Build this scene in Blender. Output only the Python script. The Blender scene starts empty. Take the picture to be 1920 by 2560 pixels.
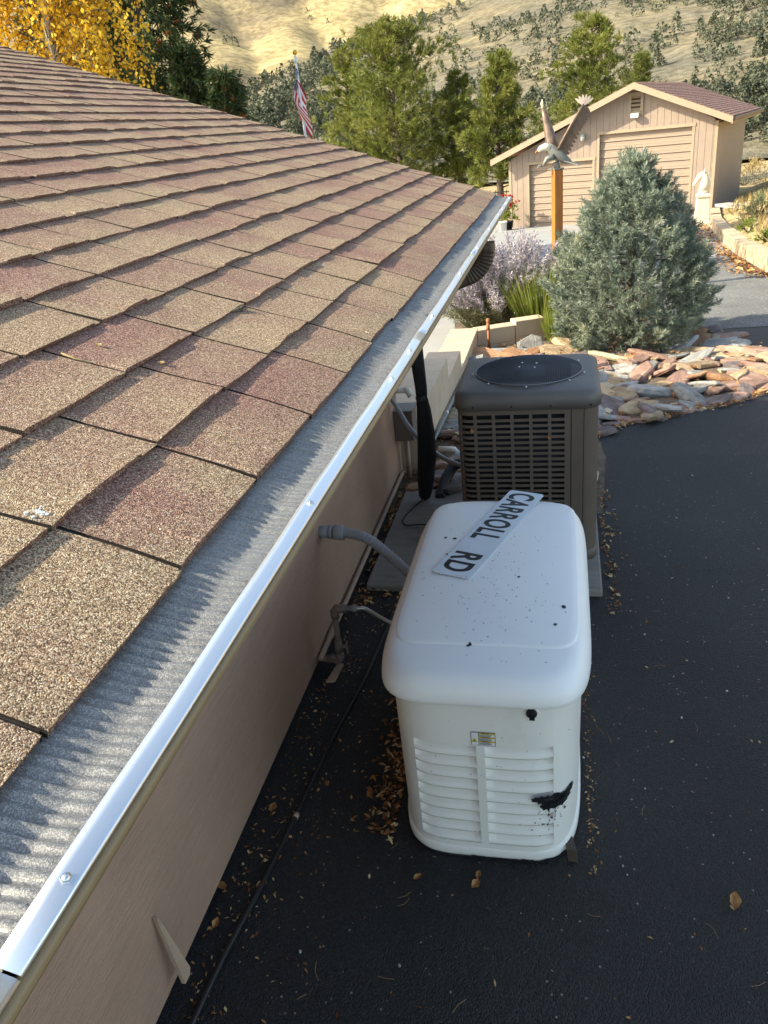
import bpy, math, random
import numpy as np
from mathutils import Vector, Matrix
rng = random.Random(7)
nrg = np.random.default_rng(11)
scene = bpy.context.scene
col = scene.collection

# ------------------------------------------------------------------ camera
CAM_H = 2.2
FPX = 1950.0
ROLL = math.radians(6.2)
VPX, VPY = 1410.0, 285.0
_d = (math.sin(ROLL), math.cos(ROLL)); _r = (math.cos(ROLL), -math.sin(ROLL))
_v = (VPX - 960.0, VPY - 1280.0)
_u0 = _v[0]*_r[0] + _v[1]*_r[1]; _v0 = _v[0]*_d[0] + _v[1]*_d[1]
PITCH = math.atan2(-_v0, FPX)
YAW = math.atan2(_u0, FPX*math.cos(PITCH) - _v0*math.sin(PITCH))
cy, sy, cp, sp = math.cos(YAW), math.sin(YAW), math.cos(PITCH), math.sin(PITCH)
U = Vector((cy, sy, 0)); FW = Vector((-sy*cp, cy*cp, -sp)); DN = Vector((sy*sp, -cy*sp, -cp))
cam_right = U*math.cos(ROLL) + DN*math.sin(ROLL)
cam_down = U*(-math.sin(ROLL)) + DN*math.cos(ROLL)
cam = bpy.data.cameras.new('camera'); cam_o = bpy.data.objects.new('camera', cam); col.objects.link(cam_o)
m = Matrix.Identity(4)
for i in range(3):
    m[i][0] = cam_right[i]; m[i][1] = -cam_down[i]; m[i][2] = -FW[i]
m[0][3], m[1][3], m[2][3] = 0, 0, CAM_H
cam_o.matrix_world = m
cam.sensor_fit = 'VERTICAL'; cam.sensor_height = 24.0; cam.lens = 24.0*FPX/2560.0
cam.clip_start = 0.02; cam.clip_end = 5000
scene.camera = cam_o
scene.render.resolution_x = 768; scene.render.resolution_y = 1024

# ------------------------------------------------------------------ light
LDIR = Vector((1.48, 0.50, -1.0)).normalized()          # direction the sunlight travels
w = bpy.data.worlds.new('World'); scene.world = w; w.use_nodes = True
nt = w.node_tree; bg = nt.nodes['Background']
sky = nt.nodes.new('ShaderNodeTexSky'); sky.sky_type = 'NISHITA'; sky.sun_disc = False
sky.sun_elevation = math.asin(-LDIR.z)
sky.sun_rotation = math.atan2(-LDIR.x, -LDIR.y)
sky.altitude = 1400; sky.air_density = 0.8; sky.dust_density = 3.0; sky.ozone_density = 0.5
nt.links.new(sky.outputs[0], bg.inputs[0]); bg.inputs[1].default_value = 0.15
sun = bpy.data.lights.new('sun', 'SUN'); sun.energy = 2.7; sun.angle = math.radians(0.5); sun.color = (1.0, 0.97, 0.925)
sun_o = bpy.data.objects.new('sun', sun); col.objects.link(sun_o)
sun_o.rotation_euler = LDIR.to_track_quat('-Z', 'Y').to_euler(); sun_o.location = (-8, -3, 9)
vs = scene.view_settings
vs.view_transform = 'Standard'; vs.look = 'None'; vs.exposure = 1.85; vs.gamma = 1.0; vs.use_curve_mapping = False
vs.use_white_balance = True; vs.white_balance_temperature = 7900; vs.white_balance_tint = 3

# ------------------------------------------------------------------ pixel helpers (photo pixels, 1920x2560)
def ray(px, py):
    q = (px - 960.0, py - 1280.0)
    return (cam_right*q[0] + cam_down*q[1] + FW*FPX).normalized()
O = Vector((0, 0, CAM_H))
def onz(px, py, z=0.0): d = ray(px, py); return O + d*((z - CAM_H)/d.z)
def onx(px, py, x): d = ray(px, py); return O + d*(x/d.x)
def ony(px, py, y): d = ray(px, py); return O + d*(y/d.y)
def ground_z(x, y):
    if y < 5.3: z = 0.0
    elif y < 30.3: z = -0.05*(y - 5.3)
    elif y < 36: z = -1.25
    else: z = -1.25 - 0.05*min(y - 36, 70)
    return z
def ong(px, py):
    z = 0.0
    for _ in range(30):
        p = onz(px, py, z); z = z*0.5 + ground_z(p.x, p.y)*0.5
    return onz(px, py, z)

# ------------------------------------------------------------------ material helpers
def new_mat(name):
    mt = bpy.data.materials.new(name); mt.use_nodes = True
    n = mt.node_tree.nodes; return mt, mt.node_tree, n['Principled BSDF']
def N(t, kind, **kw):
    n = t.nodes.new(kind)
    for k, v in kw.items(): setattr(n, k, v)
    return n
def ramp(t, stops, interp='LINEAR'):
    r = t.nodes.new('ShaderNodeValToRGB'); cr = r.color_ramp; cr.interpolation = interp
    while len(cr.elements) < len(stops): cr.elements.new(0.5)
    for e, (p, c) in zip(cr.elements, stops):
        e.position = p; e.color = (*c, 1) if len(c) == 3 else c
    return r
def noise(t, scale, detail=4, rough=0.6, coord='Object', stretch=None):
    tc = t.nodes.new('ShaderNodeTexCoord'); n = t.nodes.new('ShaderNodeTexNoise')
    n.inputs['Scale'].default_value = scale; n.inputs['Detail'].default_value = detail; n.inputs['Roughness'].default_value = rough
    src = tc.outputs[coord]
    if stretch:
        mp = t.nodes.new('ShaderNodeMapping'); mp.inputs['Scale'].default_value = stretch
        t.links.new(src, mp.inputs[0]); src = mp.outputs[0]
    t.links.new(src, n.inputs['Vector']); return n
def mixc(t, a, b, fac, blend='MIX'):
    mx = t.nodes.new('ShaderNodeMix'); mx.data_type = 'RGBA'; mx.blend_type = blend
    for sock, val in ((6, a), (7, b)):
        if isinstance(val, tuple): mx.inputs[sock].default_value = (*val, 1)
        else: t.links.new(val, mx.inputs[sock])
    if isinstance(fac, (int, float)): mx.inputs[0].default_value = fac
    else: t.links.new(fac, mx.inputs[0])
    return mx.outputs[2]
def bump(t, b, height, strength=0.3, dist=0.01):
    bn = t.nodes.new('ShaderNodeBump'); bn.inputs['Strength'].default_value = strength; bn.inputs['Distance'].default_value = dist
    t.links.new(height, bn.inputs['Height']); t.links.new(bn.outputs[0], b.inputs['Normal']); return bn
def mat(name, c, rough=0.6, metal=0.0, var=0.12, vs_=6.0, bmp=0.0, bs=120.0, bdist=0.004, stretch=None, objvar=0.0, island=0.0, dirt=None, trans=0.0, spec=0.4):
    mt, t, b = new_mat(name)
    n = noise(t, vs_, 6, 0.65, stretch=stretch)
    lo = tuple(max(0, x*(1 - var*1.6)) for x in c); hi = tuple(min(1, x*(1 + var*1.6)) for x in c)
    r = ramp(t, [(0.25, lo), (0.75, hi)]); t.links.new(n.outputs['Fac'], r.inputs[0]); out = r.outputs[0]
    if dirt:
        n2 = noise(t, dirt[1], 8, 0.7); r2 = ramp(t, [(dirt[2], (0, 0, 0)), (dirt[3], (1, 1, 1))]); t.links.new(n2.outputs['Fac'], r2.inputs[0])
        out = mixc(t, out, dirt[0], r2.outputs[0])
    if objvar or island:
        if objvar: src = N(t, 'ShaderNodeObjectInfo').outputs['Random']; amt = objvar
        else: src = N(t, 'ShaderNodeNewGeometry').outputs['Random Per Island']; amt = island
        mr = N(t, 'ShaderNodeMapRange'); mr.inputs[3].default_value = 1 - amt; mr.inputs[4].default_value = 1 + amt
        t.links.new(src, mr.inputs[0])
        hv = N(t, 'ShaderNodeHueSaturation'); t.links.new(mr.outputs[0], hv.inputs['Value']); t.links.new(out, hv.inputs['Color']); out = hv.outputs[0]
    t.links.new(out, b.inputs['Base Color'])
    b.inputs['Roughness'].default_value = rough; b.inputs['Metallic'].default_value = metal
    b.inputs['Specular IOR Level'].default_value = spec
    if bmp:
        nb = noise(t, bs, 5, 0.65, stretch=stretch); bump(t, b, nb.outputs['Fac'], bmp, bdist)
    if trans:
        tr = N(t, 'ShaderNodeBsdfTranslucent'); t.links.new(out, tr.inputs[0])
        ms = N(t, 'ShaderNodeMixShader'); ms.inputs[0].default_value = trans
        t.links.new(b.outputs[0], ms.inputs[1]); t.links.new(tr.outputs[0], ms.inputs[2])
        t.links.new(ms.outputs[0], t.nodes['Material Output'].inputs[0])
    return mt

# ------------------------------------------------------------------ mesh helpers
WL = {}
def link_mesh(name, me, mt, parent=None, loc=None):
    if mt is not None and len(me.materials) == 0: me.materials.append(mt)
    o = bpy.data.objects.new(name, me); col.objects.link(o)
    if parent is not None: o.parent = parent
    return o
def np_mesh(name, V, F):
    """V (n,3), F (m,k) with k 3 or 4"""
    me = bpy.data.meshes.new(name); V = np.asarray(V, np.float32); F = np.asarray(F, np.int32)
    k = F.shape[1]; me.vertices.add(len(V)); me.vertices.foreach_set('co', V.ravel())
    me.loops.add(F.size); me.loops.foreach_set('vertex_index', F.ravel())
    me.polygons.add(len(F)); me.polygons.foreach_set('loop_start', np.arange(0, F.size, k, dtype=np.int32))
    me.polygons.foreach_set('loop_total', np.full(len(F), k, np.int32)); me.update(calc_edges=True); me.validate(); return me
def tag(o, label=None, cat=None, group=None, kind=None):
    if label: o['label'] = label
    if cat: o['category'] = cat
    if group: o['group'] = group
    if kind: o['kind'] = kind
    return o
def thing(name, label, cat, loc=(0, 0, 0), rz=0.0, group=None):
    o = bpy.data.objects.new(name, None); col.objects.link(o); o.empty_display_size = 0.1
    o.location = loc; o.rotation_euler = (0, 0, rz); tag(o, label, cat, group); WL[o.name] = Vector(loc); return o
def frame(d):
    d = Vector(d).normalized(); a = Vector((0, 0, 1)) if abs(d.z) < 0.9 else Vector((1, 0, 0))
    x = a.cross(d).normalized(); y = d.cross(x).normalized(); return x, y, d
class MB:
    def __init__(s): s.v = []; s.f = []; s.sm = []
    def add(s, vs_, fs, smooth=False):
        b = len(s.v); s.v += [tuple(p) for p in vs_]
        for f in fs: s.f.append(tuple(i + b for i in f)); s.sm.append(smooth)
        return s
    def box(s, c, sz, M=None):
        hx, hy, hz = sz[0]/2, sz[1]/2, sz[2]/2; c = Vector(c)
        P = [Vector((x*hx, y*hy, z*hz)) for z in (-1, 1) for y in (-1, 1) for x in (-1, 1)]
        if M is not None: P = [M @ p for p in P]
        P = [p + c for p in P]
        return s.add(P, [(0, 2, 3, 1), (4, 5, 7, 6), (0, 1, 5, 4), (2, 6, 7, 3), (0, 4, 6, 2), (1, 3, 7, 5)])
    def bar(s, a, b, w_, h_, up=(0, 0, 1)):
        a = Vector(a); b = Vector(b); d = (b - a).normalized(); up = Vector(up)
        x = d.cross(up).normalized(); z = x.cross(d).normalized()
        P = []
        for q in (a, b):
            for i, j in ((-1, -1), (1, -1), (1, 1), (-1, 1)): P.append(q + x*(i*w_/2) + z*(j*h_/2))
        return s.add(P, [(0, 1, 2, 3), (7, 6, 5, 4), (0, 4, 5, 1), (1, 5, 6, 2), (2, 6, 7, 3), (3, 7, 4, 0)])
    def tube(s, pts, r, n=10, cap=True, squash=1.0):
        pts = [Vector(p) for p in pts]; R = r if isinstance(r, (list, tuple)) else [r]*len(pts)
        V = []; x = None
        for i, p in enumerate(pts):
            d = (pts[min(i+1, len(pts)-1)] - pts[max(i-1, 0)]).normalized()
            if x is None: x, y, _ = frame(d)
            else:
                x = (x - d*x.dot(d)).normalized(); y = d.cross(x).normalized()
            for k in range(n):
                a = 2*math.pi*k/n; V.append(p + x*(R[i]*math.cos(a)) + y*(R[i]*squash*math.sin(a)))
        F = []
        for i in range(len(pts) - 1):
            for k in range(n): F.append((i*n+k, i*n+(k+1) % n, (i+1)*n+(k+1) % n, (i+1)*n+k))
        if cap: F.append(tuple(range(n-1, -1, -1))); F.append(tuple((len(pts)-1)*n+k for k in range(n)))
        return s.add(V, F, True)
    def loft(s, rings, cap0=True, cap1=True, closed=True, smooth=True):
        n = len(rings[0]); V = [p for r in rings for p in r]; F = []
        for i in range(len(rings)-1):
            for k in range(n if closed else n-1):
                F.append((i*n+k, i*n+(k+1) % n, (i+1)*n+(k+1) % n, (i+1)*n+k))
        if cap0: F.append(tuple(range(n-1, -1, -1)))
        if cap1: F.append(tuple((len(rings)-1)*n+k for k in range(n)))
        return s.add(V, F, smooth)
    def prism(s, poly, a, b):
        """poly: list of Vectors; extrude by offset vectors a and b"""
        n = len(poly); a = Vector(a); b = Vector(b)
        V = [Vector(p)+a for p in poly] + [Vector(p)+b for p in poly]
        F = [tuple(range(n-1, -1, -1)), tuple(range(n, 2*n))] + [(k, (k+1) % n, n+(k+1) % n, n+k) for k in range(n)]
        return s.add(V, F)
    def build(s, name, mt, parent=None, org=None, bev=0.0, local=False, smooth_angle=None):
        me = bpy.data.meshes.new(name); off = Vector((0, 0, 0))
        if not local:
            if parent is not None: off = WL[parent.name]
            elif org is not None: off = Vector(org)
        me.from_pydata([tuple(Vector(p) - off) for p in s.v], [], s.f); me.update()
        for p, q in zip(me.polygons, s.sm): p.use_smooth = q
        me.materials.append(mt)
        import bmesh
        bm = bmesh.new(); bm.from_mesh(me); bmesh.ops.recalc_face_normals(bm, faces=bm.faces); bm.to_mesh(me); bm.free()
        o = bpy.data.objects.new(name, me); col.objects.link(o)
        if parent is not None: o.parent = parent; WL[o.name] = WL[parent.name] if not local else Vector((0, 0, 0))
        else: o.location = off; WL[o.name] = off
        if bev:
            bv = o.modifiers.new('bevel', 'BEVEL'); bv.width = bev; bv.segments = 2; bv.limit_method = 'ANGLE'; bv.angle_limit = 0.6
            bv.harden_normals = False
        return o
def piece(name, me, parent, loc, rot=(0, 0, 0), scale=(1, 1, 1), mt=None):
    o = bpy.data.objects.new(name, me); col.objects.link(o); o.parent = parent
    o.location = Vector(loc) - (WL[parent.name] if parent else Vector((0, 0, 0))); o.rotation_euler = rot; o.scale = scale
    return o
def spline(pts, n=8):
    pts = [Vector(p) for p in pts]; P = [pts[0]*2-pts[1]] + pts + [pts[-1]*2-pts[-2]]; out = []
    for i in range(1, len(P)-2):
        for k in range(n):
            t = k/n; a, b, c, d = P[i-1], P[i], P[i+1], P[i+2]
            out.append(0.5*((2*b) + (c-a)*t + (2*a-5*b+4*c-d)*t*t + (3*b-a-3*c+d)*t**3))
    out.append(pts[-1]); return out
def grid_mesh(name, xs, ys, fz, mt, kind='structure', smooth=True):
    nx, ny = len(xs), len(ys)
    V = [(x, y, fz(x, y)) for y in ys for x in xs]
    F = [(j*nx+i, j*nx+i+1, (j+1)*nx+i+1, (j+1)*nx+i) for j in range(ny-1) for i in range(nx-1)]
    me = np_mesh(name, V, F); me.polygons.foreach_set('use_smooth', [smooth]*len(me.polygons))
    o = link_mesh(name, me, mt)
    if kind: o['kind'] = kind
    return o

# ------------------------------------------------------------------ materials
def asphalt(name, base, speck, rough, blotch):
    mt, t, b = new_mat(name)
    n = noise(t, 1.3, 5, 0.6); r = ramp(t, [(0.3, tuple(x*0.8 for x in base)), (0.7, tuple(x*blotch for x in base))]); t.links.new(n.outputs['Fac'], r.inputs[0])
    tc = N(t, 'ShaderNodeTexCoord'); v = N(t, 'ShaderNodeTexVoronoi'); v.inputs['Scale'].default_value = 210; t.links.new(tc.outputs['Object'], v.inputs['Vector'])
    v2 = N(t, 'ShaderNodeTexVoronoi'); v2.inputs['Scale'].default_value = 75; t.links.new(tc.outputs['Object'], v2.inputs['Vector'])
    sep = N(t, 'ShaderNodeSeparateColor'); t.links.new(v2.outputs['Color'], sep.inputs[0])
    rs = ramp(t, [(0.962, (0, 0, 0)), (0.978, (1, 1, 1))]); t.links.new(sep.outputs[0], rs.inputs[0])
    rd = ramp(t, [(0.18, (1, 1, 1)), (0.3, (0, 0, 0))]); t.links.new(v2.outputs['Distance'], rd.inputs[0])
    mul = N(t, 'ShaderNodeMath', operation='MULTIPLY'); t.links.new(rs.outputs[0], mul.inputs[0]); t.links.new(rd.outputs[0], mul.inputs[1])
    cell = mixc(t, r.outputs[0], tuple(x*1.9 for x in base), 0.0)
    sep1 = N(t, 'ShaderNodeSeparateColor'); t.links.new(v.outputs['Color'], sep1.inputs[0])
    rc = ramp(t, [(0.3, (0.55, 0.55, 0.55)), (1.0, (2.7, 2.6, 2.5))]); t.links.new(sep1.outputs[1], rc.inputs[0])
    c2 = mixc(t, r.outputs[0], rc.outputs[0], 1.0, 'MULTIPLY')
    out = mixc(t, c2, speck, mul.outputs[0]); t.links.new(out, b.inputs['Base Color'])
    b.inputs['Roughness'].default_value = rough; b.inputs['Specular IOR Level'].default_value = 0.45
    inv = N(t, 'ShaderNodeMath', operation='SUBTRACT'); inv.inputs[0].default_value = 1.0; t.links.new(v.outputs['Distance'], inv.inputs[1])
    nn = noise(t, 90, 4, 0.6); ad = N(t, 'ShaderNodeMath', operation='ADD'); t.links.new(inv.outputs[0], ad.inputs[0]); t.links.new(nn.outputs['Fac'], ad.inputs[1])
    bump(t, b, ad.outputs[0], 0.9, 0.005)
    return mt
M_asph = asphalt('sealed_asphalt', (0.0065, 0.0067, 0.0074), (0.3, 0.27, 0.22), 0.58, 2.0)
M_oldasph = asphalt('weathered_asphalt', (0.13, 0.13, 0.125), (0.4, 0.38, 0.34), 0.85, 1.3)
M_conc = mat('concrete', (0.33, 0.325, 0.31), 0.85, var=0.1, vs_=1.2, bmp=0.25, bs=90, dirt=((0.26, 0.255, 0.24), 0.7, 0.5, 0.75))
M_padconc = mat('pad_concrete', (0.22, 0.20, 0.175), 0.9, var=0.14, vs_=14, bmp=0.4, bs=60, stretch=(0.25, 2.2, 1), dirt=((0.12, 0.11, 0.10), 5, 0.56, 0.8))
M_soil = mat('soil', (0.16, 0.115, 0.08), 0.95, var=0.3, vs_=9, bmp=0.7, bs=70, bdist=0.02)
def shingle_mat(name='shingle_granules', attr=True, lo=None):
    mt, t, b = new_mat(name)
    tc = N(t, 'ShaderNodeTexCoord'); v = N(t, 'ShaderNodeTexVoronoi'); v.inputs['Scale'].default_value = 760 if attr else 60
    t.links.new(tc.outputs['Object'], v.inputs['Vector'])
    sep = N(t, 'ShaderNodeSeparateColor'); t.links.new(v.outputs['Color'], sep.inputs[0])
    tan = ramp(t, [(0.0, (0.06, 0.038, 0.026)), (0.3, (0.19, 0.118, 0.07)), (0.55, (0.33, 0.228, 0.142)), (0.8, (0.44, 0.335, 0.215)), (1.0, (0.60, 0.52, 0.40))])
    red = ramp(t, [(0.0, (0.055, 0.032, 0.032)), (0.3, (0.16, 0.07, 0.06)), (0.55, (0.255, 0.12, 0.095)), (0.8, (0.33, 0.20, 0.15)), (1.0, (0.50, 0.40, 0.32))])
    t.links.new(sep.outputs[0], tan.inputs[0]); t.links.new(sep.outputs[0], red.inputs[0])
    n = noise(t, 5.5 if attr else 2.0, 5, 0.6)
    if attr:
        at = N(t, 'ShaderNodeAttribute', attribute_name='tint'); ss = N(t, 'ShaderNodeSeparateColor'); t.links.new(at.outputs['Color'], ss.inputs[0])
        ad = N(t, 'ShaderNodeMath', operation='MULTIPLY_ADD'); t.links.new(n.outputs['Fac'], ad.inputs[0]); ad.inputs[1].default_value = 1.5; t.links.new(ss.outputs[0], ad.inputs[2])
        fac = ad.outputs[0]; rr = ramp(t, [(0.55, (0, 0, 0)), (1.0, (1, 1, 1))])
    else: fac = n.outputs['Fac']; rr = ramp(t, [(-0.0, (0.3, 0.3, 0.3)), (0.5, (1, 1, 1))])
    if attr:
        # ramp only covers 0..1 so compress
        mm = N(t, 'ShaderNodeMath', operation='MULTIPLY'); t.links.new(fac, mm.inputs[0]); mm.inputs[1].default_value = 0.62; fac = mm.outputs[0]
        rr.color_ramp.elements[0].position = 0.32; rr.color_ramp.elements[1].position = 0.72
    t.links.new(fac, rr.inputs[0])
    out = mixc(t, tan.outputs[0], red.outputs[0], rr.outputs[0])
    if attr:
        nf = noise(t, 210, 3, 0.7); rf_ = ramp(t, [(0.34, (0.58, 0.56, 0.55)), (0.66, (1.38, 1.36, 1.34))]); t.links.new(nf.outputs['Fac'], rf_.inputs[0]); out = mixc(t, out, rf_.outputs[0], 1.0, 'MULTIPLY')
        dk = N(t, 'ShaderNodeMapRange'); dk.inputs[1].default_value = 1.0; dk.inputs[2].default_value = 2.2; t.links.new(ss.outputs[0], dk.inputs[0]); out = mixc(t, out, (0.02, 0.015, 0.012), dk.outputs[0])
    t.links.new(out, b.inputs['Base Color']); b.inputs['Roughness'].default_value = 0.9; b.inputs['Specular IOR Level'].default_value = 0.25
    bump(t, b, v.outputs['Distance'], 0.7, 0.0016 if attr else 0.006).invert = True
    return mt
M_shingle = shingle_mat()
M_roofdeck = mat('roof_underlay', (0.03, 0.025, 0.022), 0.95)
def siding_mat(name, c, stretch, bmp=0.5, ws=1.0):
    mt, t, b = new_mat(name)
    n = noise(t, 3, 5, 0.6); r = ramp(t, [(0.3, tuple(x*0.92 for x in c)), (0.7, tuple(x*1.06 for x in c))]); t.links.new(n.outputs['Fac'], r.inputs[0]); t.links.new(r.outputs[0], b.inputs['Base Color'])
    tc = N(t, 'ShaderNodeTexCoord'); mp = N(t, 'ShaderNodeMapping'); mp.inputs['Scale'].default_value = stretch; t.links.new(tc.outputs['Object'], mp.inputs[0])
    nd = N(t, 'ShaderNodeTexNoise'); nd.inputs['Scale'].default_value = 3.0; t.links.new(mp.outputs[0], nd.inputs['Vector'])
    wv = N(t, 'ShaderNodeTexWave', wave_type='BANDS', bands_direction='Z'); wv.inputs['Scale'].default_value = 9*ws; wv.inputs['Distortion'].default_value = 9; wv.inputs['Detail'].default_value = 3; wv.inputs['Detail Scale'].default_value = 1.2
    t.links.new(mp.outputs[0], wv.inputs['Vector'])
    n2 = N(t, 'ShaderNodeTexNoise'); n2.inputs['Scale'].default_value = 14; t.links.new(mp.outputs[0], n2.inputs['Vector'])
    ml = N(t, 'ShaderNodeMath', operation='MULTIPLY'); t.links.new(wv.outputs['Fac'], ml.inputs[0]); t.links.new(n2.outputs['Fac'], ml.inputs[1])
    bump(t, b, ml.outputs[0], bmp, 0.004); b.inputs['Roughness'].default_value = 0.5
    return mt
M_siding = siding_mat('painted_woodgrain_siding', (0.46, 0.285, 0.195), (1, 0.30, 4.0), 0.6, 2.6)
M_garwall = siding_mat('painted_garage_siding', (0.32, 0.24, 0.185), (3, 3, 0.4), 0.2)
M_gartrim = mat('garage_trim', (0.36, 0.275, 0.19), 0.6, var=0.06)
M_gardoor = mat('garage_door_paint', (0.32, 0.235, 0.172), 0.55, var=0.04)
M_garroof = shingle_mat('garage_shingles', False)
M_gutter = mat('gutter_tan_paint', (0.26, 0.185, 0.10), 0.32, var=0.12, vs_=3, dirt=((0.16, 0.11, 0.07), 8, 0.55, 0.8))
M_alum = mat('aluminium_strip', (0.80, 0.82, 0.84), 0.28, metal=0.85, var=0.05, vs_=8, bmp=0.03, bs=60, stretch=(1, 0.1, 1))
M_screw = mat('zinc_screw', (0.7, 0.7, 0.7), 0.3, metal=1.0)
M_elbow = mat('brown_downspout', (0.075, 0.048, 0.032), 0.45, var=0.15)
M_dark = mat('dark_void', (0.008, 0.008, 0.008), 0.9)
M_wallblk = mat('tan_painted_block', (0.55, 0.43, 0.31), 0.85, var=0.08, vs_=5, bmp=0.45, bs=55)
def guard_mat():
    mt, t, b = new_mat('woven_steel_mesh')
    tc = N(t, 'ShaderNodeTexCoord'); v = N(t, 'ShaderNodeTexVoronoi'); v.inputs['Scale'].default_value = 1150; v.inputs['Randomness'].default_value = 0.4
    t.links.new(tc.outputs['Object'], v.inputs['Vector'])
    sp_ = N(t, 'ShaderNodeSeparateColor'); t.links.new(v.outputs['Color'], sp_.inputs[0])
    r = ramp(t, [(0.0, (0.12, 0.118, 0.114)), (0.6, (0.20, 0.197, 0.19)), (1.0, (0.36, 0.353, 0.34))]); t.links.new(sp_.outputs[0], r.inputs[0])
    t.links.new(r.outputs[0], b.inputs['Base Color']); b.inputs['Metallic'].default_value = 0.30; b.inputs['Roughness'].default_value = 0.38
    bump(t, b, v.outputs['Distance'], 0.2, 0.0004).invert = True
    return mt
M_guard = guard_mat()

# ------------------------------------------------------------------ ground, drives
xs = np.concatenate([np.linspace(-60, -6, 28), np.linspace(-5, 8, 53), np.linspace(9, 60, 30)])
ys = np.concatenate([np.linspace(-12, 4, 9), np.linspace(5, 34, 59), np.linspace(36, 110, 38)])
def wall_x(y):                       # line of the block retaining wall at the right of the drive
    Y = [8, 11, 14, 17, 20, 23, 26.6, 28]; X = [4.3, 3.6, 3.22, 3.28, 3.5, 3.8, 4.35, 4.6]
    return float(np.interp(y, Y, X))
def terrain(x, y):
    z = ground_z(x, y) - 0.03
    if y > 6 and y < 27.5:
        d = x - wall_x(y) - 0.18
        if d > 0: z += 0.24*min(1, d/0.12) + 0.22*d
    elif y >= 27.5:
        d = x - (4.55 + (y-27.5)*0.3) - 0.1
        if d > 0: z += 0.12*min(1, d/0.5) + 0.27*d
    if y > 36: z += 0.12*math.sin(x*0.5+y*0.3)
    return z
def grass_mat(name, stops, sc, bd=0.05):
    mt, t, b = new_mat(name)
    n = noise(t, sc, 8, 0.7); r = ramp(t, stops); t.links.new(n.outputs['Fac'], r.inputs[0])
    n2 = noise(t, sc*9, 6, 0.7); r2 = ramp(t, [(0.3, (0.6, 0.6, 0.6)), (0.7, (1.25, 1.25, 1.25))]); t.links.new(n2.outputs['Fac'], r2.inputs[0])
    t.links.new(mixc(t, r.outputs[0], r2.outputs[0], 1.0, 'MULTIPLY'), b.inputs['Base Color']); b.inputs['Roughness'].default_value = 0.95
    b.inputs['Specular IOR Level'].default_value = 0.1
    bump(t, b, n2.outputs['Fac'], 0.8, bd); return mt
M_dry = grass_mat('dry_grass_ground', [(0.3, (0.22, 0.15, 0.09)), (0.5, (0.42, 0.31, 0.16)), (0.7, (0.52, 0.42, 0.23))], 0.9)
gr = grid_mesh('ground', xs, ys, terrain, M_dry)

def sheet(name, poly, mt, dz, step=0.5):
    """flat-ish sheet following ground_z: polygon in plan, cut into Y strips"""
    import bmesh
    bm = bmesh.new(); vs_ = [bm.verts.new((p[0], p[1], 0)) for p in poly]; bm.faces.new(vs_)
    y0 = min(p[1] for p in poly); y1 = max(p[1] for p in poly)
    for yc in (5.3, 30.3, 36):
        if y0 < yc < y1:
            bmesh.ops.bisect_plane(bm, geom=bm.verts[:]+bm.edges[:]+bm.faces[:], plane_co=(0, yc, 0), plane_no=(0, 1, 0))
    for v in bm.verts: v.co.z = ground_z(v.co.x, v.co.y) + dz
    bmesh.ops.triangulate(bm, faces=bm.faces[:]); bmesh.ops.recalc_face_normals(bm, faces=bm.faces[:])
    if sum(f.normal.z for f in bm.faces) < 0: bmesh.ops.reverse_faces(bm, faces=bm.faces[:])
    me = bpy.data.meshes.new(name); bm.to_mesh(me); bm.free()
    o = link_mesh(name, me, mt); o['kind'] = 'structure'; return o
# rock bed soil
bed_edge = [ong(1497, 1095), ong(1560, 1062), ong(1640, 1052), ong(1740, 1030), ong(1830, 1012), ong(1920, 985)]
bed_edge = [(p.x, p.y) for p in bed_edge] + [(2.1, 6.9), (2.45, 7.5), (2.35, 8.1), (2.0, 8.5), (1.86, 9.0), (1.75, 9.6), (1.3, 10.4)]
bed_poly = [(-1.1, 4.4), (0.24, 4.4), (0.3, 5.3)] + bed_edge + [(-0.2, 10.6), (-1.5, 11.0), (-1.3, 9.6), (-1.12, 9.4)]
sheet('planting_bed', bed_poly, M_soil, 0.0)
asph_poly = [(-1.14, -6), (9, -6), (9, 9.3), (4.6, 9.5), (3.9, 9.62), (2.6, 9.7), (1.72, 9.62), (1.86, 9.0), (2.0, 8.5), (2.35, 8.1), (2.45, 7.5), (2.1, 6.9)] + list(reversed(bed_edge[:6])) + [(0.3, 5.3), (0.24, 4.4), (-1.14, 4.4)]
sheet('asphalt_driveway', asph_poly, M_asph, 0.004)
sheet('weathered_driveway', [(1.3, 10.4), (1.72, 9.63), (2.6, 9.71), (3.9, 9.63), (3.7, 11), (3.4, 14.5), (3.5, 16.3), (2.2, 16.8), (0.6, 16.2), (0.0, 13), (-0.2, 10.6)], M_oldasph, 0.006)
sheet('concrete_apron', [(-14, 6.5), (-1.25, 6.5), (-1.3, 9.6), (-1.5, 11.0), (-0.2, 10.62), (0.0, 13.02), (0.6, 16.22), (2.2, 16.82), (3.5, 16.32), (3.75, 20), (4.25, 25.8), (4.6, 27.6), (3.0, 29.5), (-2, 31), (-6, 31), (-14, 26)], M_conc, 0.002)
# leaf drift dirt on the apron
# ------------------------------------------------------------------ HOUSE
XL, ZL = -0.312, CAM_H - 0.43          # gutter lip line
S = 0.35; EXP = 0.1355; WED = 0.0895
XE, ZE = XL - WED, ZL + S*WED
NRM = Vector((S, 0, 1)).normalized()
WALLX = -1.11
def rake_y(x): return 5.17 + 0.16*(-x - 0.40)
def rp(q, y, h): return Vector((XE - q + NRM.x*h, y, ZE + S*q + NRM.z*h))
RIDGE_Q = 5.2
house = thing('house', 'low house with brown asphalt shingle roof and tan wood-grain siding', 'house', (WALLX, 0, 0))
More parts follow.
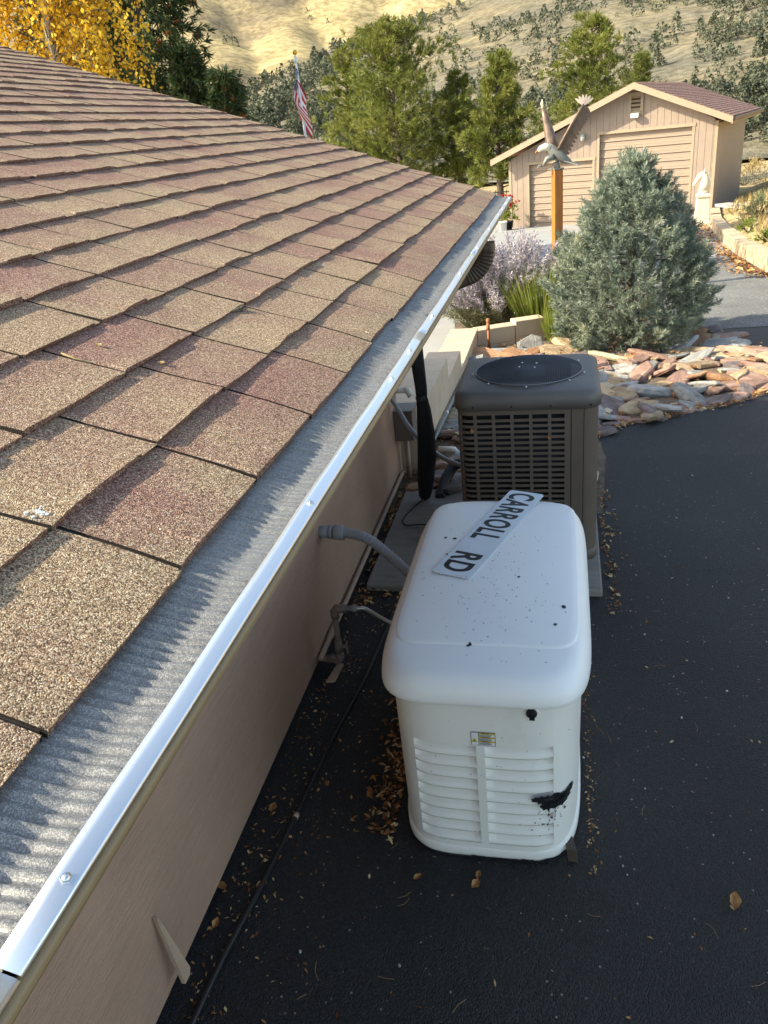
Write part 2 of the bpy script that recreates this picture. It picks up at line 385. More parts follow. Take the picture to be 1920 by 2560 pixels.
# walls
YB = -3.0
mb = MB()
for y0, y1 in ((YB, -0.2), (-0.197, 5.0)):
    mb2 = MB(); mb2.box((WALLX-0.012, (y0+y1)/2, 0.86), (0.024, y1-y0, 1.67)); mb2.build('siding_panel', M_siding, house)
MB().box((WALLX-0.06, (YB+5.0)/2, -0.2), (0.06, 5.0-YB, 0.45)).build('foundation', M_padconc, house)
for yg in (5.03, -3.0):
    pk = rp(RIDGE_Q, 0, -0.06); ge = rp(XE-WALLX+0.02, 0, -0.06)
    MB().prism([Vector((WALLX-0.03, yg, -1.2)), Vector((WALLX-0.03, yg, ge.z)), Vector((pk.x, yg, pk.z)), Vector((-9.9, yg, pk.z-S*(9.9+pk.x))), Vector((-9.9, yg, -1.2))], (0, -0.03, 0), (0, 0.03, 0)).build('gable_wall', M_siding, house)
MB().box((-9.95, 1.0, 0.3), (0.06, 8.0, 3.0)).build('back_wall', M_siding, house)
# soffit + fascia
MB().box(((XE-0.03+WALLX)/2 + 0.0, (YB+5.1)/2, ZL-0.135), (abs(XE-0.04-WALLX), 5.1-YB, 0.015)).build('soffit', M_siding, house)
MB().box((XE-0.055, (YB+5.12)/2, ZL-0.055), (0.02, 5.12-YB, 0.15)).build('fascia', M_siding, house)
# roof deck
mb = MB(); ya = YB - 0.3
P = [rp(0.02, ya, -0.006), rp(0.02, rake_y(XE)-0.02, -0.006), rp(RIDGE_Q, rake_y(XE-RIDGE_Q)-0.02, -0.006), rp(RIDGE_Q, ya, -0.006)]
mb.prism(P, (0, 0, 0), NRM*-0.03)
ridge = rp(RIDGE_Q, 0, 0)
P2 = [Vector((ridge.x-0.01, ya, ridge.z-0.006)), Vector((ridge.x-0.01, rake_y(ridge.x), ridge.z-0.006)), Vector((ridge.x-5, rake_y(ridge.x)+0.3, ridge.z-5*S)), Vector((ridge.x-5, ya, ridge.z-5*S))]
mb.prism(P2, (0, 0, 0), Vector((S, 0, -1))*0.03)
roof = mb.build('roof', M_roofdeck, house)
# shingles
tabs = []
ncourse = int(RIDGE_Q/EXP)
for i in range(ncourse):
    q0 = i*EXP; x0 = XE - q0; yend = rake_y(x0); y = -1.2 - rng.random()*0.25
    while y < yend - 0.02:
        wdt = rng.choice((0.17, 0.21, 0.235, 0.25, 0.265, 0.28)) * rng.uniform(0.95, 1.06)
        if i == 0: wdt = rng.uniform(0.215, 0.275)
        y1 = min(y + wdt, yend + rng.uniform(-0.004, 0.006))
        if y1 - y > 0.03: tabs.append((i, q0, y, y1))
        y += wdt
def tab_geo(i, q0, y0, y1):
    g = 0.0030; y0 += g; y1 -= g; W = y1-y0
    base = rng.uniform(0.0055, 0.0075); tooth = rng.random() < 0.62; dq = rng.uniform(-0.003, 0.003)
    a = rng.uniform(0.0, 0.35)*W; b = rng.uniform(0.6, 1.0)*W
    ysx = sorted(set([0, max(0.0, a-0.004), a, min(b, W), min(W, b+0.004), W*0.5, W]))
    us = [-0.0, 0.12, 0.3, 0.5, 0.72, 1.0, 1.2]
    lift = rng.uniform(-0.001, 0.0012); skew = rng.uniform(-0.0015, 0.0015)
    V = []; n = len(ysx)
    for u in us:
        for yy in ysx:
            T = base + (0.0032 if tooth and a <= yy <= b else 0.0) + skew*(yy/W - 0.5)*2
            f = max(0.0, 1-u)
            h = 0.0012 + (T + lift)*(f**1.5) + 0.0007*math.sin(yy*31 + i)*f
            if i == 0: h -= 0.007*max(0, 1-u*1.4)**1.7
            jag = (0.0018*math.sin(yy*190+i*3) + 0.0012*math.sin(yy*431)) if u == 0 else 0
            V.append(rp(q0 + dq*(1-min(1, u)) + u*EXP + jag, y0+yy, h))
    # lower edge
    for yy in ysx: V.append(rp(q0 + dq + 0.001, y0+yy, 0.0005 - (0.012 if i == 0 else 0)))
    F = []
    for r_ in range(len(us)-1):
        for k in range(n-1): F.append((r_*n+k, r_*n+k+1, (r_+1)*n+k+1, (r_+1)*n+k))
    e = len(us)*n
    for k in range(n-1): F.append((e+k, e+k+1, k+1, k))
    # side skirts
    for side in (0, n-1):
        for r_ in range(len(us)-1):
            pa, pb = V[r_*n+side], V[(r_+1)*n+side]
            ia = len(V); V += [pa, pb, pa - NRM*0.008, pb - NRM*0.008]
            F.append((ia, ia+1, ia+3, ia+2))
    tint = rng.uniform(-0.22, 0.22)
    cols = []
    nr = len(us)
    for idx in range(len(V)):
        if idx < nr*n: u = us[idx//n]; cols.append(tint + 0.28*(u-0.35))
        else: cols.append(4.0 if idx >= nr*n+n else 1.75)  # side skirts coloured near black to stand in for shade in the joints
    return V, F, cols
def tab_mesh(name, Vs, Fs, Cs, off):
    me = bpy.data.meshes.new(name); me.from_pydata([tuple(Vector(v)-off) for v in Vs], [], Fs); me.update()
    ca = me.color_attributes.new('tint', 'FLOAT_COLOR', 'POINT')
    ca.data.foreach_set('color', [x for c in Cs for x in (c, c, c, 1.0)])
    import bmesh
    bm = bmesh.new(); bm.from_mesh(me); bmesh.ops.recalc_face_normals(bm, faces=bm.faces[:]); bm.to_mesh(me); bm.free()
    me.materials.append(M_shingle); return me
def vis_score(t):
    c = rp(t[1]+EXP/2, (t[2]+t[3])/2, 0); v = c - O; d = v.length
    fwd = v.dot(FW)
    if fwd <= 0.05: return -1
    px = 960 + v.dot(cam_right)/fwd*FPX; py = 1280 + v.dot(cam_down)/fwd*FPX
    if px < -120 or px > 2000 or py > 2700 or py < 0: return -1
    return (t[3]-t[2])*abs(NRM.dot(v.normalized()))/(d*d)
tabs.sort(key=vis_score, reverse=True)
off = WL['house']
for t in tabs[:300]:
    V, F, C = tab_geo(*t); o = link_mesh('shingle', tab_mesh('shingle', V, F, C, off), None, roof)
AV, AF, AC_ = [], [], []
for t in tabs[300:]:
    V, F, C = tab_geo(*t); b = len(AV); AV += V; AF += [tuple(k+b for k in f) for f in F]; AC_ += C
o = link_mesh('shingles', tab_mesh('shingles', AV, AF, AC_, off), None, roof); o['kind'] = 'stuff'

M_back = mat('shingle_backing', (0.035, 0.026, 0.020), 0.95, var=0.3, vs_=80)
for i in range(ncourse):
    ye = rake_y(XE - i*EXP)-0.004; V = []
    for (u, h) in ((0.03, 0.0032), (0.22, 0.0022), (0.5, 0.0005), (1.1, -0.001), (0.03, -0.001 - (0.01 if i == 0 else 0))):
        dr_ = -0.007*max(0, 1-u*1.4)**1.7 if i == 0 else 0
        for y in (-1.2, ye): V.append(rp(i*EXP+u*EXP, y, h+dr_))
    mb = MB(); mb.add(V, [(0, 1, 3, 2), (2, 3, 5, 4), (4, 5, 7, 6), (8, 9, 1, 0)]); mb.build('backing_strip', M_back, roof)

# gutter
GY0, GY1 = -2.6, 5.24
prof = [(-0.128, 0.012), (-0.128, -0.105), (-0.092, -0.105), (-0.080, -0.092), (-0.062, -0.072), (-0.043, -0.050), (-0.026, -0.032), (-0.013, -0.020)]
rollp = [(0.0070*math.cos(a)-0.0045, -0.0090+0.0070*math.sin(a)) for a in [math.radians(d) for d in (-60, -30, 0, 30, 60, 90, 120, 150, 180)]]
prof2 = prof + rollp
mb = MB()
n = len(prof2)
V = []; F = []
for y in np.linspace(GY0, GY1, 24):
    for k, (px_, pz_) in enumerate(prof2): V.append((XL + px_, y, ZL + pz_ + 0.0012*math.sin(y*2.1)))
for j in range(23):
    for k in range(n-1): F.append((j*n+k, j*n+k+1, (j+1)*n+k+1, (j+1)*n+k))
mb.add(V, F, True)
for ye in (GY1, GY0):   # end caps
    mb.add([(XL+a, ye, ZL+b) for a, b in prof2], [tuple(range(n))])
gutter = mb.build('gutter', M_gutter, house)
sol = gutter.modifiers.new('solid', 'SOLIDIFY'); sol.thickness = 0.0016
# aluminium strip in overlapping lengths
yy = GY0+0.05
strips = [(-2.5, 0.235), (0.237, 1.78), (1.74, 3.0), (2.96, 4.2), (4.16, 5.2)]
for k, (a, b) in enumerate(strips):
    V = []; ysn = np.linspace(a, b, max(4, int((b-a)*14)))
    for y in ysn:
        wob = 0.0012*math.sin(y*7+k) + 0.0008*math.sin(y*23)
        h = 0.0036 + 0.0009*(k % 2)
        for (dx, dz) in ((-0.0180, 0.0064), (-0.011, 0.0040), (-0.0020, 0.0008), (0.0006, -0.0012)):
            V.append((XL + dx, y, ZL + dz + h + wob*(1 if dx < -0.01 else 0.3)))
    F = [(j*4+i, j*4+i+1, (j+1)*4+i+1, (j+1)*4+i) for j in range(len(ysn)-1) for i in range(3)]
    o = MB().add(V, F, True).build('edge_strip', M_alum, gutter); sm = o.modifiers.new('solid', 'SOLIDIFY'); sm.thickness = 0.0009; sm.offset = 1
def screw(y, dx=-0.0085):
    mb = MB(); c = Vector((XL+dx, y, ZL+0.0065)); nn = NRM
    x, yv, d = frame(nn)
    hexr = [c + x*(0.0042*math.cos(a)) + yv*(0.0042*math.sin(a)) for a in [k*math.pi/3 for k in range(6)]]
    mb.prism(hexr, (0, 0, 0), nn*0.004)
    wr = [c + x*(0.0072*math.cos(a)) + yv*(0.0072*math.sin(a)) for a in [k*math.pi/6 for k in range(12)]]
    mb.prism(wr, nn*-0.001, nn*0.0012); mb.tube([c + nn*0.0035, c+nn*0.0052], 0.003, 8)
    mb.build('screw', M_screw, gutter)
for y in (0.30, 0.87, 1.42, 1.62, 1.95, 2.55, 3.1, 3.65, 4.2, 4.5, 4.8, 5.1): screw(y)
# mesh guard with ripples
NY = 2600; ysg = np.linspace(-0.4, 5.2, NY); wsg = np.linspace(0.0135, 0.106, 19)
ph = np.cumsum(nrg.normal(0, 0.12, NY)); ph = np.convolve(ph, np.ones(25)/25, 'same')
ampn = np.convolve(nrg.random(NY), np.ones(40)/40, 'same'); ampn = 0.35 + 2.2*np.clip(ampn-0.42, 0, 1)/0.2*0.5
V = np.zeros((NY, len(wsg), 3))
kink = 0.0045
for j, w_ in enumerate(wsg):
    t = (w_-wsg[0])/(wsg[-1]-wsg[0])
    prof_h = 0.004 + 0.004*math.sin(math.pi*t*0.8) - 0.002*t
    lat = 0.006*math.sin(2.2*t) if t > 0 else 0
    env = 0.35 + 0.65*math.sin(math.pi*min(1, t*1.05))
    rip = np.sin(2*np.pi*(ysg+lat)/0.0122 + ph*2.0 + 0.8*np.sin(ysg*9+t*4)) * 0.0027*env*ampn
    rip += 0.0010*np.sin(2*np.pi*ysg/0.031 + 3*t + ph)*env
    if t < 0.12: rip = rip*0.5 + 0.0012*np.sin(2*np.pi*ysg/0.004)
    h = prof_h + rip
    V[:, j, 0] = XL - w_ + NRM.x*h; V[:, j, 1] = ysg; V[:, j, 2] = ZL + S*w_ + NRM.z*h - 0.0022 - 0.0133*min(1.0, t*2.4)
# seams
for ysm in (0.98*2.0, 3.55, 4.55):
    d = np.exp(-((ysg-ysm)/0.012)**2)*0.004; V[:, 3:14, 2] += d[:, None]
nw = len(wsg); idx = np.arange(NY*nw).reshape(NY, nw)
F = np.stack([idx[:-1, :-1], idx[:-1, 1:], idx[1:, 1:], idx[1:, :-1]], -1).reshape(-1, 4)
me = np_mesh('guard_mesh', V.reshape(-1, 3) - np.array(off), F); me.polygons.foreach_set('use_smooth', [True]*len(me.polygons))
o = link_mesh('guard_mesh', me, M_guard, gutter)
# downspout elbow with ribs
def rect_tube(path, wv, hv, name, mt, parent, ribs=True, ax=Vector((0, 1, 0))):
    rings = []
    for i, p in enumerate(path):
        p = Vector(p); d = (Vector(path[min(i+1, len(path)-1)]) - Vector(path[max(i-1, 0)])).normalized()
        a = ax; b = d.cross(a).normalized(); k = 1.0 + (0.07 if ribs and i % 2 else 0.0)
        R_ = []
        for q in range(16):
            an = 2*math.pi*q/16; cx_ = math.copysign(abs(math.cos(an))**0.45, math.cos(an)); sx_ = math.copysign(abs(math.sin(an))**0.45, math.sin(an))
            R_.append(p + a*(cx_*wv/2*k) + b*(sx_*hv/2*k))
        rings.append(R_)
    return MB().loft(rings, smooth=False).build(name, mt, parent)
ey0 = 4.05
path = [(-0.375, ey0, ZL-0.10), (-0.375, ey0, ZL-0.13)]
for k in range(0, 23):
    a = math.radians(k*75/22); path.append((-0.375 - 0.13*(1-math.cos(a)), ey0, ZL-0.13 - 0.13*math.sin(a)))
e = Vector(path[-1]); dd = Vector((-math.sin(math.radians(75)), 0, -math.cos(math.radians(75))))
for k in range(1, 12): path.append(e + dd*(0.05*k))
rect_tube(path, 0.11, 0.085, 'downspout', M_elbow, gutter)

# ------------------------------------------------------------------ GENERATOR
M_gen = mat('cream_powder_coat', (0.80, 0.775, 0.70), 0.42, var=0.025, vs_=3, bmp=0.04, bs=300, dirt=((0.60, 0.56, 0.48), 2.5, 0.62, 0.9))
M_lid = mat('white_powder_coat', (0.86, 0.855, 0.82), 0.38, var=0.02, vs_=3, bmp=0.04, bs=300, dirt=((0.66, 0.64, 0.58), 5, 0.66, 0.95))
M_tar = mat('black_tar', (0.010, 0.010, 0.012), 0.45, var=0.2, vs_=30, bmp=0.3, bs=150)
M_blackpl = mat('black_plastic', (0.012, 0.012, 0.013), 0.5)
GX, GY_, GHX, GHY, GN = -0.243, 2.440, 0.307, 0.618, 5.0
gen = thing('standby_generator', 'white standby generator with louvred end and black tar splash', 'generator', (GX, GY_, 0))
def sup(a, hx, hy, n):
    c, s_ = math.cos(a), math.sin(a)
    return hx*math.copysign(abs(c)**(2/n), c), hy*math.copysign(abs(s_)**(2/n), s_)
def yfront(x, hx=GHX, hy=GHY, n=GN):      # local x -> local y of the front face
    return -hy*(1-min(1, abs(x/hx))**n)**(1/n)
pockets = [(-0.214, -0.016), (0.010, 0.216)]; PZ0, PZ1 = 0.075, 0.492
def gen_ring(z, hx, hy, pz=False):
    pts = []; fx = set(np.linspace(-0.9*0.292, 0.9*0.292, 45))
    for a, b in pockets: fx |= {a-0.0004, a+0.0004, b-0.0004, b+0.0004}
    for x in sorted(fx):
        yv = yfront(x, hx, hy)
        if pz and any(a < x < b for a, b in pockets): yv += 0.050
        pts.append(Vector((GX+x, GY_+yv, z)))
    ar = math.acos((0.9*0.292/hx)**(GN/2))
    for a in np.linspace(-ar+0.03, math.pi+ar-0.03, 70):
        x, yv = sup(a, hx, hy, GN); pts.append(Vector((GX+x, GY_+yv, z)))
    return pts
rings = []
for z, k, pz in [(0.012, 0.972, 0), (0.05, 0.975, 0), (PZ0-0.0005, 0.978, 0), (PZ0+0.0005, 0.978, 1), (0.2, 0.985, 1), (0.35, 0.992, 1), (PZ1-0.0005, 0.998, 1), (PZ1+0.0005, 0.998, 0), (0.60, 1.002, 0), (0.70, 1.002, 0)]:
    rings.append(gen_ring(z, GHX*k, GHY*(0.99+0.01*k), pz))
body = MB().loft(rings, smooth=False).build('body', M_gen, gen)
for p in body.data.polygons: p.use_smooth = abs(p.normal.z) < 0.3
em = body.modifiers.new('split', 'EDGE_SPLIT'); em.split_angle = math.radians(40)
# base skirt
rings = [[Vector((GX+sup(a, hx, hy, GN)[0], GY_+sup(a, hx, hy, GN)[1], z)) for a in np.linspace(0, 2*math.pi, 72, endpoint=False)] for z, hx, hy in ((0.0, 0.301, 0.615), (0.02, 0.308, 0.621), (0.048, 0.308, 0.621), (0.056, 0.303, 0.616))]
MB().loft(rings).build('base', M_gen, gen)
rings = [[Vector((GX+sup(a, hx, hy, GN)[0], GY_+sup(a, hx, hy, GN)[1]+0.004, z)) for a in np.linspace(0, 2*math.pi, 72, endpoint=False)] for z, hx, hy in ((0.0, 0.307, 0.625), (0.012, 0.3105, 0.6255), (0.015, 0.304, 0.620))]
MB().loft(rings).build('tar_band', M_tar, gen)
# louvres
nrow = 9; pitch = (PZ1-PZ0)/nrow
for (a, b) in pockets:
    for r_ in range(nrow):
        zb = PZ0 + r_*pitch; zt = zb + pitch
        xsn = np.linspace(a, b, 15); V = []; F = []
        for x in xsn:
            e = min(1, min(x-a, b-x)/0.022); ins = 0.034*(0.15+0.85*math.sin(e*math.pi/2))
            yf = yfront(x); 
            prof_ = [(0.048, zb+0.006), (0.0015, zb+0.0015), (0.001, zb+0.006), (0.30*ins, zb+pitch*0.42), (0.66*ins, zb+pitch*0.74), (ins, zt+0.0), (0.048, zt+0.002)]
            for dy, zz in prof_: V.append((GX+x, GY_+yf+dy, zz))
        m_ = 7
        for i in range(len(xsn)-1):
            for k in range(m_-1): F.append((i*m_+k, i*m_+k+1, (i+1)*m_+k+1, (i+1)*m_+k))
        o = MB().add(V, F, True).build('louvre', M_gen, gen)
# lid
LHX, LHY, LN = 0.331, 0.634, 5.8
LZ = [(0.0, 0.692), (0.005, 0.706), (0.013, 0.720), (0.024, 0.732), (0.036, 0.740), (0.055, 0.7445), (0.09, 0.747), (0.17, 0.750), (0.31, 0.752)]
def lid_z(x, yv):
    d = min(LHX-abs(x), LHY-abs(yv)); cx_, cy_ = abs(x)-(LHX-0.12), abs(yv)-(LHY-0.12)
    if cx_ > 0 and cy_ > 0: d = 0.105-math.hypot(cx_, cy_)
    return float(np.interp(d, [q[0] for q in LZ], [q[1] for q in LZ]))
AN = np.linspace(0, 2*math.pi, 120, endpoint=False)
def lring(d, z): return [Vector((GX+sup(a, LHX-d, LHY-d, LN)[0], GY_+sup(a, LHX-d, LHY-d, LN)[1], z)) for a in AN]
rings = [lring(0.010, 0.664), lring(-0.001, 0.662), lring(-0.003, 0.665), lring(-0.002, 0.678)] + [lring(d_, z) for d_, z in LZ[:-1]] + [lring(0.315, 0.752)]
lid = MB().loft(rings).build('lid', M_lid, gen)
# raised top panel behind the crease
pcx, pcy, phx, phy, pn = 0.0, 0.058, 0.298, 0.515, 9.0
rings = []
for k, h in ((1.0, -0.001), (0.99, 0.0028), (0.975, 0.0042), (0.9, 0.0045), (0.75, 0.0045), (0.5, 0.0045), (0.25, 0.0045), (0.02, 0.0045)):
    R_ = []
    for a in AN:
        x, yv = sup(a, phx*k, phy*k, pn); x += pcx; yv += pcy; R_.append(Vector((GX+x, GY_+yv, lid_z(x, yv)+h)))
    rings.append(R_)
MB().loft(rings, cap0=False).build('lid_panel', M_lid, lid)
def lid_top(x, y): return lid_z(x-GX, y-GY_) + (0.0045 if y > GY_-0.45 else 0)
# lock
lx = 0.155; ly = yfront(lx)
mb = MB(); c = Vector((GX+lx, GY_+ly, 0.635))
mb.tube([c+Vector((0, 0.01, 0)), c+Vector((0, -0.004, 0)), c+Vector((0, -0.0045, 0))], [0.0205, 0.0205, 0.017], 20)
lkc = mb.build('lock_cup', M_gen, gen)
mb = MB(); mb.tube([c+Vector((0, 0.0, 0)), c+Vector((0, -0.010, 0)), c+Vector((0, -0.013, 0))], [0.0165, 0.0160, 0.012], 16)
mb.box(c+Vector((0.003, -0.012, 0.014)), (0.011, 0.008, 0.014)); mb.box(c+Vector((0.001, -0.011, -0.017)), (0.016, 0.006, 0.007))
mb.build('lock_cover', M_blackpl, gen)
# warning label
def gen_decal(name, quads, mt, parent, lift):
    mb = MB()
    for (x0, x1, z0, z1) in quads:
        xs_ = np.linspace(x0, x1, 5); V = []
        for x in xs_:
            for z in (z0, z1): V.append((GX+x, GY_+yfront(x)-lift, z))
        mb.add(V, [(2*i, 2*i+2, 2*i+3, 2*i+1) for i in range(4)])
    return mb.build(name, mt, parent)
M_lw = mat('label_white', (0.75, 0.75, 0.72), 0.4, var=0.02); M_lk = mat('label_black', (0.02, 0.02, 0.02), 0.4, var=0.02); M_ly = mat('label_yellow', (0.62, 0.44, 0.02), 0.4, var=0.05)
X0, X1, Z0, Z1 = -0.028, 0.046, 0.499, 0.551
lab = gen_decal('warning_label', [(X0, X1, Z0, Z1)], M_lk, gen, 0.0030)
tag(lab, 'white and yellow warning label')
gen_decal('label_paper', [(X0+0.0014, -0.0060, Z0+0.0014, Z1-0.0014), (-0.0048, X1-0.0014, Z0+0.0014, Z1-0.0014)], M_lw, lab, 0.0034)
gen_decal('label_band', [(-0.0048, X1-0.0014, zc, zc+0.0052) for zc in (Z1-0.0066, Z1-0.0222, Z1-0.0378)], M_ly, lab, 0.0038)
q = []
for zc in (Z1-0.0066, Z1-0.0222, Z1-0.0378):
    q.append((0.004, 0.027, zc+0.0014, zc+0.0038))
    for k in range(3): q.append((-0.004, -0.004+rng.uniform(0.034, 0.043), zc-0.0030-0.0031*k, zc-0.0017-0.0031*k))
gen_decal('label_print', q, M_lk, lab, 0.0042)
mb = MB(); tx, tz = -0.0180, 0.519
for dy, k, in ((0.0038, 1.0),):
    mb.add([(GX+tx-0.0095*k, GY_+yfront(tx)-dy, tz-0.006*k), (GX+tx+0.0095*k, GY_+yfront(tx)-dy, tz-0.006*k), (GX+tx, GY_+yfront(tx)-dy, tz+0.010*k)], [(0, 1, 2)])
mb.build('label_triangle', M_ly, lab)
gen_decal('label_symbol', [(tx-0.004, tx+0.004, tz-0.005, tz-0.0035), (tx-0.003, tx+0.003, tz-0.0005, tz+0.001)], M_lk, lab, 0.0042)
# tar splash on the end panel
def blob(mb, cx_, cz_, rx, rz_, n=18, spike=0.25, lift=0.002):
    P = []
    for k in range(n):
        a = 2*math.pi*k/n; r_ = 1 + rng.uniform(-spike, spike)*(1.4 if k % 2 else 1)
        x = cx_ + rx*r_*math.cos(a); P.append((GX+x, GY_+yfront(x)-lift, cz_+rz_*r_*math.sin(a)))
    b = len(mb.v); c0 = (GX+cx_, GY_+yfront(cx_)-lift, cz_)
    mb.add([c0]+P, [(0, 1+k, 1+(k+1) % n) for k in range(n)])
mb = MB()
for (x, z, rx, rz_) in ((0.185, 0.283, 0.034, 0.015), (0.225, 0.276, 0.040, 0.020), (0.252, 0.270, 0.024, 0.017), (0.205, 0.257, 0.026, 0.022), (0.238, 0.254, 0.026, 0.017)): blob(mb, x, z, rx, rz_, 22, 0.28, 0.0022+rng.random()*0.0004)
for k in range(46):
    a = rng.uniform(-2.9, -0.1) if k < 20 else rng.uniform(-0.5, 0.9); L = rng.uniform(0.02, 0.05); x0, z0 = 0.222+rng.uniform(-0.03, 0.03), 0.262
    x1, z1 = x0+L*math.cos(a)*1.1, z0+L*math.sin(a); wv = rng.uniform(0.0015, 0.004)
    if x1 > 0.272: continue
    mb.add([(GX+x0-wv, GY_+yfront(x0)-0.0026, z0), (GX+x0+wv, GY_+yfront(x0)-0.0026, z0+wv), (GX+x1, GY_+yfront(x1)-0.0026, z1)], [(0, 1, 2)])
for k in range(34):
    x = rng.gauss(0.205, 0.028); z = rng.gauss(0.205, 0.035)
    if 0.0 < x < 0.27 and 0.06 < z < 0.3: blob(mb, x, z, rng.uniform(0.0012, 0.004), rng.uniform(0.0012, 0.005), 8, 0.4)
tag(mb.build('tar_splash', M_tar, gen), 'black tar splash over the louvres', kind='stuff')
mb = MB()
for k in range(40):
    x = rng.uniform(-0.26, 0.27); z = rng.uniform(0.03, 0.6); r_ = rng.uniform(0.0007, 0.0018); blob(mb, x, z, r_, r_, 7, 0.3, 0.0016)
for k in range(26):          # ragged tar along the foot
    x = rng.choice((rng.uniform(-0.27, -0.2), rng.uniform(-0.05, 0.26))); blob(mb, x, 0.014, rng.uniform(0.01, 0.028), rng.uniform(0.004, 0.010), 12, 0.4, 0.0062)
mb.build('tar_spots', M_tar, gen)['kind'] = 'stuff'
mb = MB()
def top_blob(mb, x, y, r_, n=8, up=0.0012):
    P = [(x, y, lid_top(x, y)+up+r_*0.25)]
    for k in range(n):
        a = 2*math.pi*k/n; q = r_*(1+rng.uniform(-0.35, 0.35)); xx, yy_ = x+q*math.cos(a), y+q*math.sin(a)*1.3; P.append((xx, yy_, lid_top(xx, yy_)+up))
    mb.add(P, [(0, 1+k, 1+(k+1) % n) for k in range(n)])
for k in range(210):
    x = GX + rng.gauss(0.03, 0.12); y = GY_ + rng.gauss(-0.12, 0.25)
    if abs(x-GX) > 0.27 or abs(y-GY_) > 0.55: continue
    top_blob(mb, x, y, rng.choice((0.0009, 0.0012, 0.0016, 0.002)), 7)
for px, py in ((1115, 1343), (1137, 1346), (1118, 1385), (1172, 1610), (1297, 1443), (1410, 1515), (1388, 1560)):
    p = onz(px, py, 0.755); top_blob(mb, p.x, p.y, rng.uniform(0.0045, 0.0075), 9, 0.0014)
mb.build('tar_specks', M_tar, lid)['kind'] = 'stuff'
# dark brown latch foot at the corner
mb = MB(); a0 = Vector((GX+0.262, GY_-0.565, 0.03))
mb.bar(a0+Vector((0, 0.03, 0.014)), a0+Vector((0.012, -0.018, 0.010)), 0.03, 0.006); mb.bar(a0+Vector((0.012, -0.018, 0.012)), a0+Vector((0.016, -0.028, -0.028)), 0.03, 0.006, (0, 1, 0))
mb.build('foot_bracket', M_elbow, gen)
mb = MB(); rr_ = [Vector((a0.x+0.028*math.cos(t), a0.y+0.002+0.0*t, a0.z+0.008+0.022*math.sin(t))) for t in np.linspace(0, 2*math.pi, 14, endpoint=False)]

# ------------------------------------------------------------------ STREET SIGN
M_signw = mat('sign_white', (0.66, 0.71, 0.74), 0.35, var=0.05, vs_=10, dirt=((0.42, 0.44, 0.45), 9, 0.62, 0.85))
M_signk = mat('sign_black', (0.012, 0.012, 0.013), 0.45)
sA, sB, sC, sD = onz(1275, 1225, 0.762), onz(1363, 1235, 0.762), onz(1178, 1446, 0.762), onz(1076, 1428, 0.762)
far_mid = (sA+sB)/2; near_mid = (sC+sD)/2; ctr = (far_mid+near_mid)/2
ldir = (near_mid-far_mid); SL = ldir.length; ldir.normalize(); wdir = Vector((ldir.y, -ldir.x, 0))    # wdir: tops of letters
if wdir.dot(sB-sA) < 0: wdir = -wdir
SW = 0.152
sign = thing('street_sign', 'white metal street name sign lying on the generator lid', 'street sign', (ctr.x, ctr.y, 0.7585))
Ms = Matrix((( ldir.x, wdir.x, 0), (ldir.y, wdir.y, 0), (0, 0, 1))).to_4x4()
sign.matrix_world = Matrix.Translation((ctr.x, ctr.y, 0.7585)) @ Ms
poly = []
for cx_, cy_, a0_ in ((SL/2-0.014, SW/2-0.014, 0), (-SL/2+0.014, SW/2-0.014, 90), (-SL/2+0.014, -SW/2+0.014, 180), (SL/2-0.014, -SW/2+0.014, 270)):
    for k in range(6):
        a = math.radians(a0_+k*18); poly.append(Vector((cx_+0.014*math.cos(a), cy_+0.014*math.sin(a), 0)))
MB().prism(poly, (0, 0, 0), (0, 0, 0.0025)).build('plate', M_signw, sign, local=True)
def text_part(body_, size, loc, parent, mt, name, sx=1.0, ext=0.0004):
    cu = bpy.data.curves.new(name, 'FONT'); cu.body = body_; cu.size = size; cu.align_x = 'LEFT'; cu.extrude = ext; cu.offset = 0.0036
    cu.space_character = 1.12
    to = bpy.data.objects.new('tmp', cu); col.objects.link(to); bpy.context.view_layer.update()
    me = bpy.data.meshes.new_from_object(to.evaluated_get(bpy.context.evaluated_depsgraph_get())); bpy.data.objects.remove(to)
    me.materials.clear(); me.materials.append(mt)
    o = bpy.data.objects.new(name, me); col.objects.link(o); o.parent = parent; o.location = loc; 
    xs_ = [v.co.x for v in me.vertices]; ys_ = [v.co.y for v in me.vertices]
    for v in me.vertices: v.co.x -= min(xs_)
    o['_w'] = max(xs_)-min(xs_); o['_h'] = max(ys_); return o
for txt, x0, x1 in (('CARROLL', -SL/2+0.022, SL/2-0.285), ('RD', SL/2-0.170, SL/2-0.030)):
    # tops of the letters point along +y local, reading direction +x
    o = text_part(txt, 0.15, (0, 0, 0), sign, M_signk, 'lettering'); wv, hv = o['_w'], o['_h']; del o['_w'], o['_h']
    o.scale = ((x1-x0)/wv, 0.106/hv, 1); o.location = (x0, -0.054, 0.0032)
mb = MB()
for sx_ in (-1, 1):
    c = Vector((sx_*(SL/2-0.012), 0.058, 0.0027)); mb.tube([c, c+Vector((0, 0, 0.0012))], [0.004, 0.0036], 10)
mb.build('bolt_hole', M_screw, sign, local=True)

